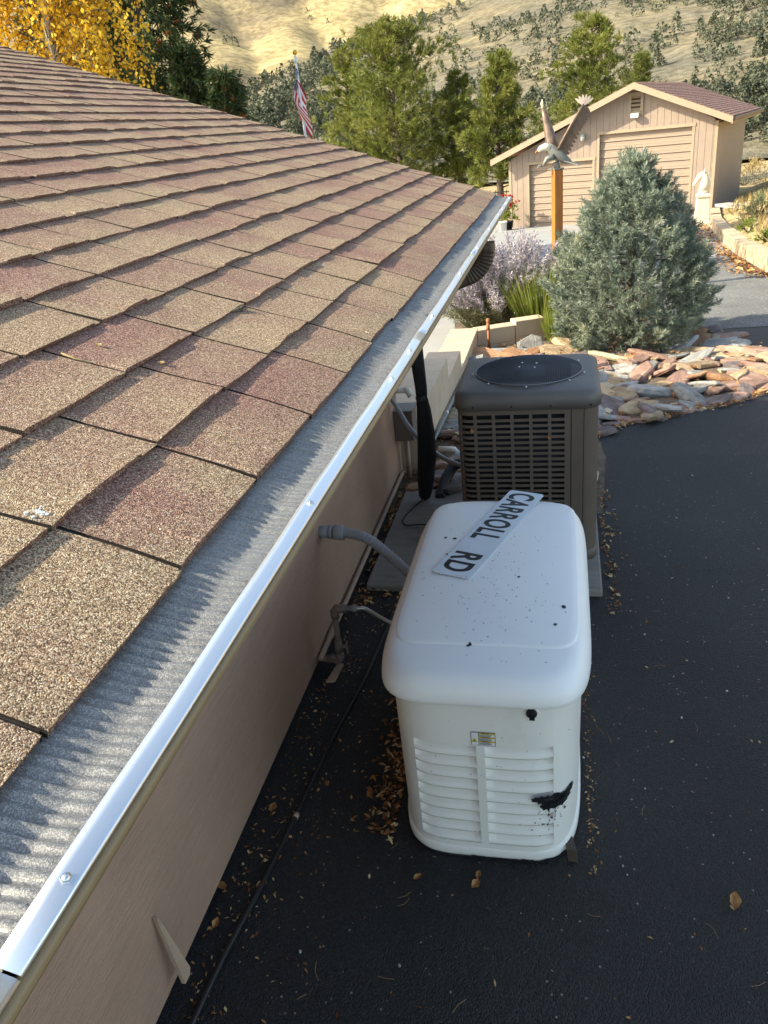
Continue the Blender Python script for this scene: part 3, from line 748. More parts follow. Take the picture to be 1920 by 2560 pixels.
# ------------------------------------------------------------------ CONCRETE PAD + CONDENSER
pad = MB().box((-0.4175, 4.07, 0.015), (1.225, 1.22, 0.055)).build('concrete_pad', M_padconc, None, org=(-0.405, 4.07, 0), bev=0.008)
tag(pad, 'rough concrete slab under the brown condenser unit', 'pad')
M_ac = mat('brown_cabinet_paint', (0.120, 0.090, 0.070), 0.5, var=0.06, vs_=4, bmp=0.05, bs=200)
M_actop = mat('weathered_brown_top', (0.125, 0.112, 0.102), 0.5, var=0.08, vs_=5, dirt=((0.19, 0.17, 0.15), 6, 0.6, 0.9))
M_coil = mat('coil_fins', (0.012, 0.012, 0.012), 0.6, var=0.3, vs_=60)
M_wire = mat('black_wire', (0.16, 0.17, 0.19), 0.4, metal=0.2)
AX0, AX1, AY0, AY1, AZ0, AZ1 = -0.534, 0.172, 3.765, 4.465, 0.045, 0.957
ACX, ACY = (AX0+AX1)/2, (AY0+AY1)/2
ac = thing('air_conditioner', 'brown air conditioning condenser with slotted sides and round fan grille', 'air conditioner', (ACX, ACY, AZ0))
def rrect(x0, x1, y0, y1, r, n=8, z=0.0):
    P = []
    for cx_, cy_, a0_ in ((x1-r, y1-r, 0), (x0+r, y1-r, 90), (x0+r, y0+r, 180), (x1-r, y0+r, 270)):
        for k in range(n+1):
            a = math.radians(a0_ + 90*k/n); P.append(Vector((cx_+r*math.cos(a), cy_+r*math.sin(a), z)))
    return P
MB().loft([rrect(AX0+0.03, AX1-0.03, AY0+0.03, AY1-0.03, 0.05, z=z) for z in (AZ0+0.05, AZ1-0.06)], smooth=True).build('coil', M_coil, ac)
MB().loft([rrect(AX0-0.004, AX1+0.004, AY0-0.004, AY1+0.004, 0.07, z=z) for z in (AZ0-0.004, AZ0+0.055)]).build('base_pan', M_ac, ac)
# perimeter path of slotted wrap: right-back ... around left ... to service panel seam on front
RC = 0.07
full = rrect(AX0, AX1, AY0, AY1, RC, 8)
full = full[4:] + full[:4]
# start behind right side, go back -> left -> front; cut at service panel x
path = []
for p in rrect(AX0, AX1, AY0, AY1, RC, 8): path.append(Vector(p))
path = path[0:27]                                   # ends at front left corner end (x0+r, y0)
XSP = AX1 - 0.135
path = path + [Vector((x, AY0, 0)) for x in np.linspace(path[-1].x, XSP, 8)[1:]]
def strip(mb, pts, z0, z1, th=0.004):
    V = []; n_ = len(pts); c = Vector((ACX, ACY, 0))
    for i, p in enumerate(pts):
        d = (pts[min(i+1, n_-1)] - pts[max(i-1, 0)]).normalized(); nn = Vector((-d.y, d.x, 0))
        if nn.dot(c-p) < 0: nn = -nn
        for q, z in ((p, z0), (p, z1), (p+nn*th, z1-0.001), (p+nn*th, z0+0.001)): V.append((q.x, q.y, z))
    F = []
    for i in range(n_-1):
        for k in range(4): F.append((i*4+k, i*4+(k+1) % 4, (i+1)*4+(k+1) % 4, (i+1)*4+k))
    mb.add(V, F)
def resample(pts, step):
    out = [pts[0]]; acc = 0
    for a, b in zip(pts[:-1], pts[1:]):
        L = (b-a).length; n_ = max(1, int(L/step))
        for k in range(1, n_+1): out.append(a.lerp(b, k/n_))
    return out
GZ0, GZ1 = AZ0+0.075, AZ1-0.085; NR = 25; pit = (GZ1-GZ0)/NR
for z_a, z_b in ((AZ0+0.05, GZ0), (GZ1, AZ1-0.02)):
    mb = MB(); strip(mb, path, z_a, z_b, 0.006); mb.build('cabinet_band', M_ac, ac)
for r_ in range(1, NR):
    zc = GZ0 + r_*pit; mb = MB(); strip(mb, path, zc-pit*0.24, zc+pit*0.24, 0.008); mb.build('louvre_bar', M_ac, ac)
# ribs: column positions along the path measured from the seam
plen = [0]
for a, b in zip(path[:-1], path[1:]): plen.append(plen[-1]+(b-a).length)
tot = plen[-1]
def at_len(s_):
    for i in range(len(path)-1):
        if plen[i+1] >= s_:
            t_ = (s_-plen[i])/(plen[i+1]-plen[i]); return path[i].lerp(path[i+1], t_), (path[i+1]-path[i]).normalized()
    return path[-1], (path[-1]-path[-2]).normalized()
s_ = tot; kk = 0
while s_ > 0:
    wv = 0.016 if kk else 0.03
    a, d = at_len(max(0, s_-wv)); b, _ = at_len(s_)
    nn = Vector((-d.y, d.x, 0)); nn = nn if nn.dot(Vector((ACX, ACY, 0))-a) > 0 else -nn
    mb = MB(); e = nn*-0.0012
    mb.prism([a+e+Vector((0, 0, GZ0-0.002)), b+e+Vector((0, 0, GZ0-0.002)), b+e+Vector((0, 0, GZ1+0.002)), a+e+Vector((0, 0, GZ1+0.002))], (0, 0, 0), nn*0.010)
    mb.build('rib', M_ac, ac); s_ -= 0.093 if kk else 0.095; kk += 1
# service panel
pp = [Vector((XSP+0.004, AY0, 0)), Vector((AX1-RC, AY0, 0))] + [p for p in rrect(AX0, AX1, AY0, AY1, RC, 8)[28:36]] + [Vector((AX1, AY1-RC, 0))]
mb = MB(); strip(mb, pp[:1]+[Vector((XSP+0.062, AY0, 0))], AZ0+0.05, AZ1-0.02, 0.006); mb.build('service_panel', M_ac, ac)
mb = MB(); strip(mb, [Vector((XSP+0.066, AY0, 0))]+pp[1:], AZ0+0.05, AZ1-0.02, 0.006); mb.build('corner_post', M_ac, ac)
# top cover
TR = 0.275; tcx, tcy = ACX, ACY+0.0
def tring(off_, z, r=0.09): return rrect(AX0-off_, AX1+off_, AY0-off_, AY1+off_, r, 8, z)
ncir = 36
rad = []
for p in tring(0, 0): pass
def circ(rr, z):
    out = []
    for p in tring(0, 0):
        a = math.atan2(p.y-tcy, p.x-tcx); out.append(Vector((tcx+rr*math.cos(a), tcy+rr*math.sin(a), z)))
    return out
rings = [tring(0.000, AZ1-0.055), tring(0.012, AZ1-0.058), tring(0.013, AZ1-0.012), tring(0.010, AZ1+0.006, 0.09), tring(0.002, AZ1+0.018, 0.085), tring(-0.012, AZ1+0.026, 0.08), tring(-0.03, AZ1+0.030, 0.07), circ(TR+0.012, AZ1+0.040), circ(TR, AZ1+0.042), circ(TR-0.004, AZ1+0.03), circ(TR-0.006, AZ1-0.10)]
MB().loft(rings, False, False).build('top_cover', M_actop, ac)
mb = MB()
sg = 0.0115; R_ = TR+0.004
def dome(x, y): return AZ1+0.044+0.022*(1-(x*x+y*y)/(R_*R_))
for k in range(-24, 25):
    d = k*sg
    if abs(d) > R_*0.995: continue
    L = math.sqrt(R_*R_-d*d)
    for ax in (0, 1):
        pts = []
        for u in np.linspace(-L, L, 9):
            x, y = (d, u) if ax == 0 else (u, d); pts.append((tcx+x, tcy+y, dome(x, y)+(0.0012 if ax else -0.0012)))
        mb.tube(pts, 0.0014, 3, False)
grl = mb.build('fan_grille', M_wire, ac)
mb = MB(); mb.tube([(tcx+R_*math.cos(a), tcy+R_*math.sin(a), AZ1+0.045) for a in np.linspace(0, 2*math.pi, 49)], 0.003, 6, False); mb.build('grille_rim', M_wire, grl)
for a in (0.5, 1.35, 2.2, 3.3, 4.0, 4.71, 5.5, 6.0):
    rr = TR+0.022; c = Vector((tcx+rr*math.cos(a), tcy+rr*math.sin(a), AZ1+0.040)); MB().tube([c, c+Vector((0, 0, 0.004)), c+Vector((0, 0, 0.006))], [0.006, 0.006, 0.003], 8).build('screw', M_screw, ac)
for a, rr in ((0.6, 0.05), (2.2, 0.06), (3.7, 0.055), (5.3, 0.06)):
    c = Vector((tcx+rr*math.cos(a), tcy+rr*math.sin(a), dome(0.04, 0.04))); MB().tube([c, c+Vector((0, 0, 0.006))], 0.005, 8).build('screw', M_screw, ac)
for xx in np.linspace(AX0+0.09, AX1-0.04, 4):
    MB().tube([(xx, AY0-0.012, AZ1-0.038), (xx, AY0-0.016, AZ1-0.038)], 0.005, 8).build('screw', M_blackpl, ac)
fan = MB(); zc = AZ1-0.05
for k in range(3):
    a0_ = 0.4+k*2*math.pi/3; rings = []
    V = []; F = []
    for i, rr in enumerate(np.linspace(0.05, 0.25, 6)):
        for j, da in enumerate(np.linspace(-0.1, 0.75, 6)):
            V.append((tcx+rr*math.cos(a0_+da), tcy+rr*math.sin(a0_+da), zc+0.045*(j/5-0.5)))
    for i in range(5):
        for j in range(5): F.append((i*6+j, i*6+j+1, (i+1)*6+j+1, (i+1)*6+j))
    fan.add(V, F, True)
fan.tube([(tcx, tcy, zc-0.03), (tcx, tcy, zc+0.03)], 0.05, 16)
fan.build('fan', M_coil, ac)
MB().tube([(tcx, tcy, AZ1+0.0), (tcx, tcy, AZ1+0.05), (tcx, tcy, AZ1+0.06)], [0.085, 0.085, 0.06], 20).build('motor', M_wire, ac)

# ------------------------------------------------------------------ PIPES, CONDUITS, CABLES
M_grey = mat('grey_pvc', (0.24, 0.25, 0.26), 0.45, var=0.05)
M_brownpipe = mat('brown_painted_pipe', (0.17, 0.12, 0.10), 0.5, var=0.1)
M_tanpipe = mat('tan_painted_pipe', (0.37, 0.26, 0.19), 0.5, var=0.1, vs_=12)
M_steelhose = mat('stainless_hose', (0.55, 0.54, 0.5), 0.35, metal=0.7)
M_white = mat('white_pvc', (0.7, 0.68, 0.6), 0.5, dirt=((0.35, 0.22, 0.08), 30, 0.55, 0.7))
cd = thing('electrical_conduit', 'grey flexible electrical conduit from the wall to the generator', 'conduit', (-1.11, 3.09, 0.556))
f0 = Vector((-1.12, 3.09, 0.556))
mb = MB(); mb.tube([f0, f0+Vector((0.06, -0.004, 0.002))], 0.030, 20); mb.tube([f0+Vector((0.058, -0.004, 0.002)), f0+Vector((0.075, -0.005, 0.002))], [0.033, 0.033], 20); mb.build('fitting', M_grey, cd)
mb = MB(); mb.tube([f0+Vector((0.082, -0.006, 0.002)), f0+Vector((0.088, -0.006, 0.002)), f0+Vector((0.125, -0.008, 0.0)), f0+Vector((0.130, -0.008, 0.0))], [0.033, 0.036, 0.036, 0.032], 20); mb.build('nut', M_grey, cd)
pts = spline([f0+Vector((0.10, -0.007, 0.001)), f0+Vector((0.15, -0.01, 0.0)), (-0.87, 3.06, 0.535), (-0.76, 3.03, 0.455), (-0.66, 3.0, 0.375), (-0.56, 2.97, 0.33), (-0.50, 2.95, 0.325)], 26)
mb = MB(); mb.tube(pts, [0.0235+0.0011*(1 if (i//2) % 2 else -1)*(1.0 if i < 95 else 0.3) for i in range(len(pts))], 16); mb.build('flex_tube', M_grey, cd)
gp = thing('gas_pipe', 'brown painted gas riser with shut-off valve by the wall', 'pipe', (-1.02, 2.80, 0))
p0 = onx(845, 1620, -1.0)
gx = -1.0; g0 = Vector((gx, 2.80, 0.05)); g1 = Vector((gx, 2.815, 0.30))
mb = MB(); mb.tube([(WALLX-0.02, 2.80, 0.045), (gx, 2.80, 0.045)], 0.015, 12); mb.tube([g0-Vector((0, 0, 0.01)), g1], 0.0135, 12)
mb.build('riser', M_brownpipe, gp)
MB().tube([(gx, 2.80, 0.080), (gx, 2.80, 0.055), (gx-0.004, 2.80, 0.045), (gx-0.06, 2.80, 0.044)], 0.021, 12).build('elbow', M_brownpipe, gp)
MB().tube([(gx, 2.815, 0.265), (gx, 2.816, 0.300), (gx+0.008, 2.817, 0.312), (gx+0.055, 2.82, 0.312)], 0.020, 12).build('elbow', M_brownpipe, gp)
mb = MB(); mb.tube([(gx, 2.80, 0.09), (gx, 2.802, 0.15)], [0.019, 0.019], 8); mb.bar((gx+0.015, 2.80, 0.12), (gx+0.04, 2.80, 0.12), 0.012, 0.012); mb.bar((gx+0.04, 2.80, 0.14), (gx+0.045, 2.795, 0.085), 0.02, 0.006, (1, 0, 0)); mb.build('valve', M_brownpipe, gp)
mb = MB(); mb.tube([(gx+0.05, 2.82, 0.312), (gx+0.08, 2.822, 0.312), (gx+0.082, 2.822, 0.312), (gx+0.105, 2.823, 0.312)], [0.013, 0.013, 0.016, 0.016], 6); mb.build('coupling', M_grey, gp)
pts = spline([(gx+0.10, 2.823, 0.312), (gx+0.14, 2.83, 0.308), (gx+0.20, 2.85, 0.25), (gx+0.255, 2.86, 0.215), (gx+0.31, 2.87, 0.24), (gx+0.37, 2.88, 0.262), (gx+0.46, 2.88, 0.262)], 14)
hs = thing('gas_hose', 'bent stainless steel gas hose running into the generator', 'hose', (gx+0.1, 2.823, 0.312))
MB().tube(pts, [0.0095+0.0008*(1 if i % 2 else -1) for i in range(len(pts))], 10).build('hose', M_steelhose, hs)
wp = thing('wall_base_pipe', 'thin tan pipe running along the foot of the siding', 'pipe', (WALLX+0.03, 3.5, 0.06))
mb = MB(); mb.tube([(WALLX+0.022, 2.78, 0.06), (WALLX+0.022, 4.9, 0.075)], 0.013, 10); mb.build('pipe_run', M_tanpipe, wp)
for y in (2.95, 3.85): MB().tube([(WALLX+0.022, y, 0.062), (WALLX+0.022, y+0.10, 0.064)], 0.017, 10).build('coupling', M_tanpipe, wp)
# disconnect box
bx = thing('disconnect_box', 'brown electrical disconnect box on the wall behind the black sleeve', 'electrical box', (-1.05, 5.1, 0.3))
M_boxb = mat('brown_box_paint', (0.16, 0.125, 0.105), 0.5, var=0.06)
b0 = MB().box((-1.045, 4.93, 0.42), (0.13, 0.16, 0.20)).build('box', M_boxb, bx, bev=0.006)
MB().box((-1.045, 4.93, 0.53), (0.142, 0.175, 0.014)).build('cover', M_boxb, bx)
MB().tube([(-1.05, 4.93, -0.02), (-1.05, 4.93, 0.33)], 0.018, 12).build('riser', M_tanpipe, bx)
ch = thing('condenser_whip', 'dark grey flexible whip from the disconnect box to the condenser', 'conduit', (-1.0, 4.9, 0.35))
pts = spline([(-1.09, 4.75, 0.66), (-1.05, 4.76, 0.58), (-0.98, 4.72, 0.47), (-0.86, 4.62, 0.38), (-0.70, 4.45, 0.345), (-0.52, 4.3, 0.345)], 16)
MB().tube(pts, 0.015, 12).build('flex_tube', M_grey, ch)
wv = thing('vent_pipe', 'short white pipe stub on the wall above the disconnect box', 'pipe', (-1.1, 5.0, 0.65))
MB().tube([(-1.12, 4.97, 0.64), (-1.02, 4.97, 0.64)], 0.02, 12).build('stub', M_white, wv); MB().tube([(-1.04, 4.97, 0.64), (-1.02, 4.97, 0.64), (-1.0, 4.97, 0.60)], 0.024, 12).build('elbow', M_white, wv)
wf = thing('drain_elbow', 'white plastic drain elbow lying on the gravel by the condenser', 'pipe', (-0.8, 5.25, 0.05))
MB().tube([(-0.90, 5.35, 0.06), (-0.78, 5.33, 0.06), (-0.765, 5.31, 0.05), (-0.765, 5.30, 0.0)], 0.024, 12).build('elbow', M_white, wf)
# black sleeve
M_sleeve = mat('black_sleeve_fabric', (0.008, 0.008, 0.009), 0.7, var=0.3, vs_=20, bmp=0.4, bs=30, bdist=0.01)
sl = thing('rolled_awning_sleeve', 'black folded fabric sleeve hanging from the eave beside the condenser', 'sleeve', (-0.85, 4.5, 0.06))
rings = []
for z, hw, ht, cx_ in ((0.055, 0.026, 0.02, -0.872), (0.07, 0.034, 0.025, -0.872), (0.16, 0.046, 0.03, -0.862), (0.34, 0.055, 0.032, -0.842), (0.5, 0.052, 0.03, -0.836), (0.66, 0.042, 0.028, -0.838), (0.74, 0.032, 0.024, -0.842), (0.8, 0.034, 0.024, -0.842), (1.0, 0.038, 0.026, -0.852), (1.25, 0.04, 0.026, -0.86), (ZL-0.145, 0.04, 0.026, -0.865)):
    R_ = []
    for k in range(20):
        a = 2*math.pi*k/20; f = 1 + 0.16*math.sin(3*a+z*2) + 0.08*math.sin(7*a)
        R_.append(Vector((cx_ + hw*f*math.cos(a), 4.5 + ht*f*math.sin(a), z)))
    rings.append(R_)
MB().loft(rings).build('sleeve', M_sleeve, sl)
MB().tube([( -0.842-0.0, 4.47, 0.742), (-0.842, 4.463, 0.75)], 0.03, 10).build('strap', M_blackpl, sl)
fl = thing('black_floodlight', 'small black cylinder light lying on the slab with its wire', 'light', (-0.62, 4.05, 0.06))
MB().tube([(-0.74, 4.08, 0.085), (-0.73, 4.08, 0.085), (-0.60, 4.06, 0.085), (-0.56, 4.05, 0.085)], [0.03, 0.042, 0.042, 0.028], 16).build('housing', M_blackpl, fl)
MB().tube(spline([(-0.87, 4.46, 0.075), (-0.93, 4.38, 0.05), (-0.965, 4.22, 0.049), (-0.93, 4.14, 0.05), (-0.84, 4.13, 0.06), (-0.74, 4.08, 0.08)], 8), 0.0045, 8).build('wire', M_blackpl, fl)
ls = thing('insulated_line_set', 'black insulated refrigerant line bending into the condenser', 'pipe', (-0.7, 4.8, 0.1))
MB().tube(spline([(-0.78, 4.55, 0.03), (-0.76, 4.72, 0.10), (-0.70, 4.82, 0.16), (-0.6, 4.75, 0.18), (-0.5, 4.5, 0.18)], 8), 0.036, 12).build('insulation', M_blackpl, ls)
# ground cable
M_cable = mat('black_cable', (0.018, 0.018, 0.019), 0.36)
cpts = [onz(*p, 0.011) for p in [(395, 2740), (480, 2560), (560, 2390), (650, 2220), (735, 2050), (780, 1955), (830, 1850), (905, 1710), (960, 1590), (985, 1530)]]
cb = MB().tube(spline(cpts, 8), 0.0090, 12).build('ground_cable', M_cable, None, org=tuple(cpts[3])); tag(cb, 'black cable lying on the asphalt along the house wall', 'cable')
cb2 = MB()
c0 = cpts[4].lerp(cpts[5], 0.3); cb2.tube([cpts[4].lerp(cpts[5], 0.05), cpts[4].lerp(cpts[5], 0.16)], 0.0112, 10); o = cb2.build('cable_tape', M_tanpipe, cb)
# shim
M_shim = mat('shim_board', (0.42, 0.29, 0.20), 0.7, bmp=0.3, bs=80)
tp = onx(390, 2297, -1.098); bt = onx(462, 2452, -1.06)
mb = MB(); e = (bt-tp); sidev = Vector((0, 1, 0.1)).normalized()
V = [tp-sidev*0.003, tp+sidev*0.005+Vector((0, 0, 0.004)), bt+sidev*0.030+Vector((0.004, 0, 0.016)), bt+sidev*0.024-Vector((0, 0, 0.010)), bt-sidev*0.006-Vector((0, 0, 0.004))]
mb.prism(V, (0.004, 0, 0), (-0.008, 0, 0.0)); sh = mb.build('wood_shim', M_shim, None, org=tuple(bt)); tag(sh, 'narrow tan board offcut leaning against the siding', 'board')
st = onz(835, 1690, 0.0); mb = MB(); mb.prism([st+Vector((-0.02, -0.06, 0.006)), st+Vector((0.02, -0.05, 0.006)), st+Vector((0.03, 0.07, 0.01)), st+Vector((0.0, 0.08, 0.01))], (0, 0, 0), (0, 0, 0.008)); tag(mb.build('wood_scrap', M_shim, None, org=tuple(st)), 'flat scrap of tan board lying between wall and generator', 'board')

# ------------------------------------------------------------------ LOW BLOCK WALLS
lw = thing('stepped_block_wall', 'tan painted block wall stepping down from the house corner', 'wall', (-1.15, 7, 0))
XW = -0.99
for (y0, y1, zt) in ((5.06, 6.63, 0.40), (6.633, 7.55, 0.215), (7.553, 9.25, 0.035)):
    L = y1-y0; nb = max(1, round(L/0.42)); zb = -0.45
    zz = zt
    MB().box((XW-0.16, (y0+y1)/2, (zt+zb)/2-0.004), (0.31, L-0.004, zt-zb-0.008)).build('wall_section', M_wallblk, lw)
    row = 0
    while zz > ground_z(0, (y0+y1)/2) - 0.15:
        for k in range(nb + (row % 2)):
            a = y0 + (k - 0.5*(row % 2))*L/nb; b = a + L/nb
            a = max(a, y0); b = min(b, y1)
            MB().box((XW-0.157, (a+b)/2, zz-0.0925), (0.322, b-a-0.002, 0.183)).build('block', M_wallblk, lw, bev=0.004)
        zz -= 0.185; row += 1
lw2 = thing('low_block_wall', 'short tan block wall across the bed with rusty faucet behind it', 'wall', (-0.6, 9.3, 0))
pA = Vector((-0.985, 9.13, 0)); pB = Vector((-0.215, 9.47, 0)); d2 = (pB-pA).normalized(); n2 = Vector((d2.y, -d2.x, 0)); Lw = (pB-pA).length
Mrot = Matrix(((d2.x, -d2.y, 0), (d2.y, d2.x, 0), (0, 0, 1)))
for (t0, t1, zt) in ((0.0, 0.56, 0.035), (0.562, 1.0, 0.075)):
    a = pA + d2*(Lw*t0); b = pA + d2*(Lw*t1); c = (a+b)/2 - n2*0.09
    for k, z_ in enumerate((zt-0.1, zt-0.29)):
        MB().box((c.x, c.y, z_), ((b-a).length-0.006, 0.19, 0.19), Mrot.to_4x4().to_3x3()).build('block', M_wallblk, lw2, bev=0.008)
M_rust = mat('rusty_iron', (0.33, 0.13, 0.06), 0.7, var=0.3, vs_=40)
fc = thing('faucet', 'rusty red garden faucet standing at the low block wall', 'faucet', (-0.86, 9.08, -0.2))
q0 = Vector((-0.845, 9.05, -0.22))
MB().tube([q0, q0+Vector((0, 0, 0.34))], 0.018, 10).build('riser', M_rust, fc)
MB().tube([q0+Vector((0, 0.02, 0.34)), q0+Vector((0, -0.09, 0.325)), q0+Vector((0, -0.11, 0.29))], [0.022, 0.02, 0.014], 10).build('spout', M_rust, fc)
mb = MB(); mb.tube([q0+Vector((0, 0, 0.34)), q0+Vector((0, 0, 0.40))], [0.02, 0.024], 10); mb.build('handle', M_rust, fc)
gpp = thing('bed_pipe', 'grey pipe with clamps along the stepped wall', 'pipe', (-0.95, 7, 0))
MB().tube([(-0.955, 5.3, 0.09), (-0.955, 6.6, 0.02), (-0.955, 8.9, -0.12)], 0.013, 10).build('pipe_run', M_grey, gpp)
for y, z in ((6.2, 0.042), (8.1, -0.072)): MB().tube([(-0.955, y, z), (-0.955, y+0.04, z)], 0.017, 10).build('clamp', M_screw, gpp)

# ------------------------------------------------------------------ ROCKS
import bmesh
def rock_mesh(seed, flat):
    r_ = random.Random(seed); bm = bmesh.new(); n = r_.choice((6, 7, 8, 9)); base = [1 + r_.uniform(-0.26, 0.16) for _ in range(n)]; an = sorted((k + r_.uniform(-0.3, 0.3))*2*math.pi/n for k in range(n))
    rings = []; sl = (r_.uniform(-0.25, 0.25)*flat, r_.uniform(-0.25, 0.25)*flat)
    for z, k in ((-0.5, 0.86), (-0.15, 1.0), (0.25, 0.97), (0.47, 0.84), (0.53, 0.5)):
        rings.append([bm.verts.new((0.5*base[i]*k*(1+r_.uniform(-0.05, 0.05))*math.cos(an[i]), 0.40*base[i]*k*(1+r_.uniform(-0.05, 0.05))*math.sin(an[i]), z*flat*(1+r_.uniform(-0.14, 0.14)) + (sl[0]*math.cos(an[i])+sl[1]*math.sin(an[i]))*k)) for i in range(n)])
    for p, q in zip(rings[:-1], rings[1:]):
        for i in range(n): bm.faces.new((p[i], p[(i+1) % n], q[(i+1) % n], q[i]))
    bm.faces.new(rings[-1]); bm.faces.new(list(reversed(rings[0])))
    bmesh.ops.triangulate(bm, faces=bm.faces[:]); bmesh.ops.recalc_face_normals(bm, faces=bm.faces[:])
    me = bpy.data.meshes.new('rock'); bm.to_mesh(me); bm.free(); return me
def rock_mat(name, c, d):
    mt, t, b = new_mat(name)
    n = noise(t, 4, 7, 0.65); r = ramp(t, [(0.3, tuple(x*0.62 for x in c)), (0.52, c), (0.72, d)]); t.links.new(n.outputs['Fac'], r.inputs[0])
    oi = N(t, 'ShaderNodeObjectInfo'); mr = N(t, 'ShaderNodeMapRange'); mr.inputs[3].default_value = 0.75; mr.inputs[4].default_value = 1.25; t.links.new(oi.outputs['Random'], mr.inputs[0])
    hv = N(t, 'ShaderNodeHueSaturation'); t.links.new(mr.outputs[0], hv.inputs['Value']); t.links.new(r.outputs[0], hv.inputs['Color']); t.links.new(hv.outputs[0], b.inputs['Base Color'])
    b.inputs['Roughness'].default_value = 0.85; n2_ = noise(t, 14, 6, 0.7); bump(t, b, n2_.outputs['Fac'], 0.9, 0.03); return mt
RM = [rock_mat('pink_stone', (0.38, 0.22, 0.165), (0.50, 0.36, 0.29)), rock_mat('tan_stone', (0.46, 0.32, 0.19), (0.58, 0.45, 0.31)), rock_mat('grey_stone', (0.36, 0.345, 0.32), (0.50, 0.48, 0.45)), rock_mat('purple_stone', (0.20, 0.15, 0.14), (0.34, 0.27, 0.25)), rock_mat('cream_stone', (0.58, 0.48, 0.31), (0.68, 0.60, 0.44)), rock_mat('rust_stone', (0.40, 0.20, 0.10), (0.50, 0.32, 0.2))]
RNAMES = ['pinkish', 'tan', 'grey', 'dark purplish', 'cream', 'rust orange']
RWT = [30, 22, 20, 14, 8, 10]
variants = {}
for mi in range(len(RM)):
    for k in range(4):
        me = rock_mesh(mi*10+k, rng.uniform(0.13, 0.24)); me.materials.append(RM[mi]); variants[(mi, k)] = me
def in_poly(x, y, poly):
    c = False; j = len(poly)-1
    for i in range(len(poly)):
        if (poly[i][1] > y) != (poly[j][1] > y) and x < (poly[j][0]-poly[i][0])*(y-poly[i][1])/(poly[j][1]-poly[i][1])+poly[i][0]: c = not c
        j = i
    return c
def place_rock(x, y, size, mi, dz=0.0, tilt=0.16, where=None):
    o = bpy.data.objects.new('rock', variants[(mi, rng.randrange(4))]); col.objects.link(o)
    o.scale = (size*rng.uniform(1.0, 1.9), size*rng.uniform(0.65, 1.0), size*rng.uniform(0.7, 1.1))
    o.rotation_euler = (rng.gauss(0, tilt), rng.gauss(0, tilt), rng.uniform(-3.1, 3.1))
    o.location = (x, y, ground_z(x, y)+size*0.05+dz)
    zone = 'at the black asphalt edge' if placing_edge else 'along the stepped block wall' if x < -0.45 else 'under the skirts of the spruce' if (x-0.7)**2+(y-9.05)**2 < 0.75 else 'right behind the condenser' if x < 0.35 and y < 7.2 else 'between the spruce and the grey drive' if y > 9 else 'at the driveway end of the rock bed' if x > 1.45 else 'in the middle of the rock bed'
    sz = 'big' if size > 0.32 else 'middling' if size > 0.18 else 'little'
    lab_ = '%s %s stone %s' % (sz, RNAMES[mi], zone)
    tag(o, where or lab_, 'rock', where and 'slab' or lab_ + ' group'); return o
placed = []; placing_edge = True
def try_rocks(n, smin, smax, tight, dz=0.0):
    c = 0; tr = 0
    while c < n and tr < n*60:
        tr += 1; x = rng.uniform(-0.95, 2.45); y = rng.uniform(4.75, 10.3)
        if not in_poly(x, y, bed_poly): continue
        if x < 0.30 and y < 4.75: continue
        if (x-0.70)**2+(y-9.05)**2 < 0.08: continue
        if y > 8.8 and x < -0.1 and y < 9.9: continue
        if y > 9.6 and x < 0.2: continue
        s_ = rng.uniform(smin, smax)
        if any((x-a)**2 + ((y-b))**2 < (tight*(s_+t_)*0.5)**2 for a, b, t_ in placed): continue
        # keep clear of the asphalt edge
        if not (in_poly(x, y-s_*0.42, bed_poly) and in_poly(x+s_*0.5, y-0.1*s_, bed_poly)): continue
        placed.append((x, y, s_)); place_rock(x, y, s_, rng.choices(range(6), RWT)[0], dz); c += 1
# edging stones along the curve of the asphalt
for i in range(len(bed_edge)-7):
    a = Vector((*bed_edge[i], 0)); b = Vector((*bed_edge[i+1], 0)); L = (b-a).length; s_ = 0
    while s_ < L:
        sz = rng.uniform(0.2, 0.34); p = a.lerp(b, min(1, s_/L)); x, y = p.x, p.y+sz*0.42
        placed.append((x, y, sz)); place_rock(x, y, sz, rng.choices(range(6), [22, 6, 24, 24, 2, 4])[0]); s_ += sz*0.85
placing_edge = False
try_rocks(80, 0.34, 0.50, 0.52); try_rocks(120, 0.20, 0.30, 0.48, 0.02); try_rocks(90, 0.09, 0.17, 0.42, 0.03)
# the big pale slab leaning at the low wall
p = onz(1330, 862, -0.12); o = place_rock(p.x, p.y, 0.30, 2, 0.05, 0.0, 'large pale grey slab leaning at the low block wall'); o.rotation_euler = (0.75, 0.1, 0.2); o.scale = (0.33, 0.36, 0.18); del o['group']

# ------------------------------------------------------------------ PLANTS
def tufts(C, D, k, L, W, spread, back=0.0, jit=0.25):
    C = np.asarray(C, float); D = np.asarray(D, float); D /= np.linalg.norm(D, axis=1, keepdims=True)+1e-9
    n = len(C); Cn = np.repeat(C, k, 0); Dn = np.repeat(D, k, 0); m_ = n*k
    Rn = nrg.normal(size=(m_, 3)); nd = Dn + spread*Rn; nd /= np.linalg.norm(nd, axis=1, keepdims=True)
    base = Cn + Dn*(nrg.random((m_, 1))-0.5)*back
    Ls = L*(1 - jit + 2*jit*nrg.random((m_, 1)))
    sd = np.cross(nd, nrg.normal(size=(m_, 3))); sd /= np.linalg.norm(sd, axis=1, keepdims=True)+1e-9
    mid = base + nd*Ls*0.45
    V = np.stack([base, mid - sd*W/2, base+nd*Ls, mid + sd*W/2], 1).reshape(-1, 3)
    F = np.arange(m_*4).reshape(-1, 4); return V, F
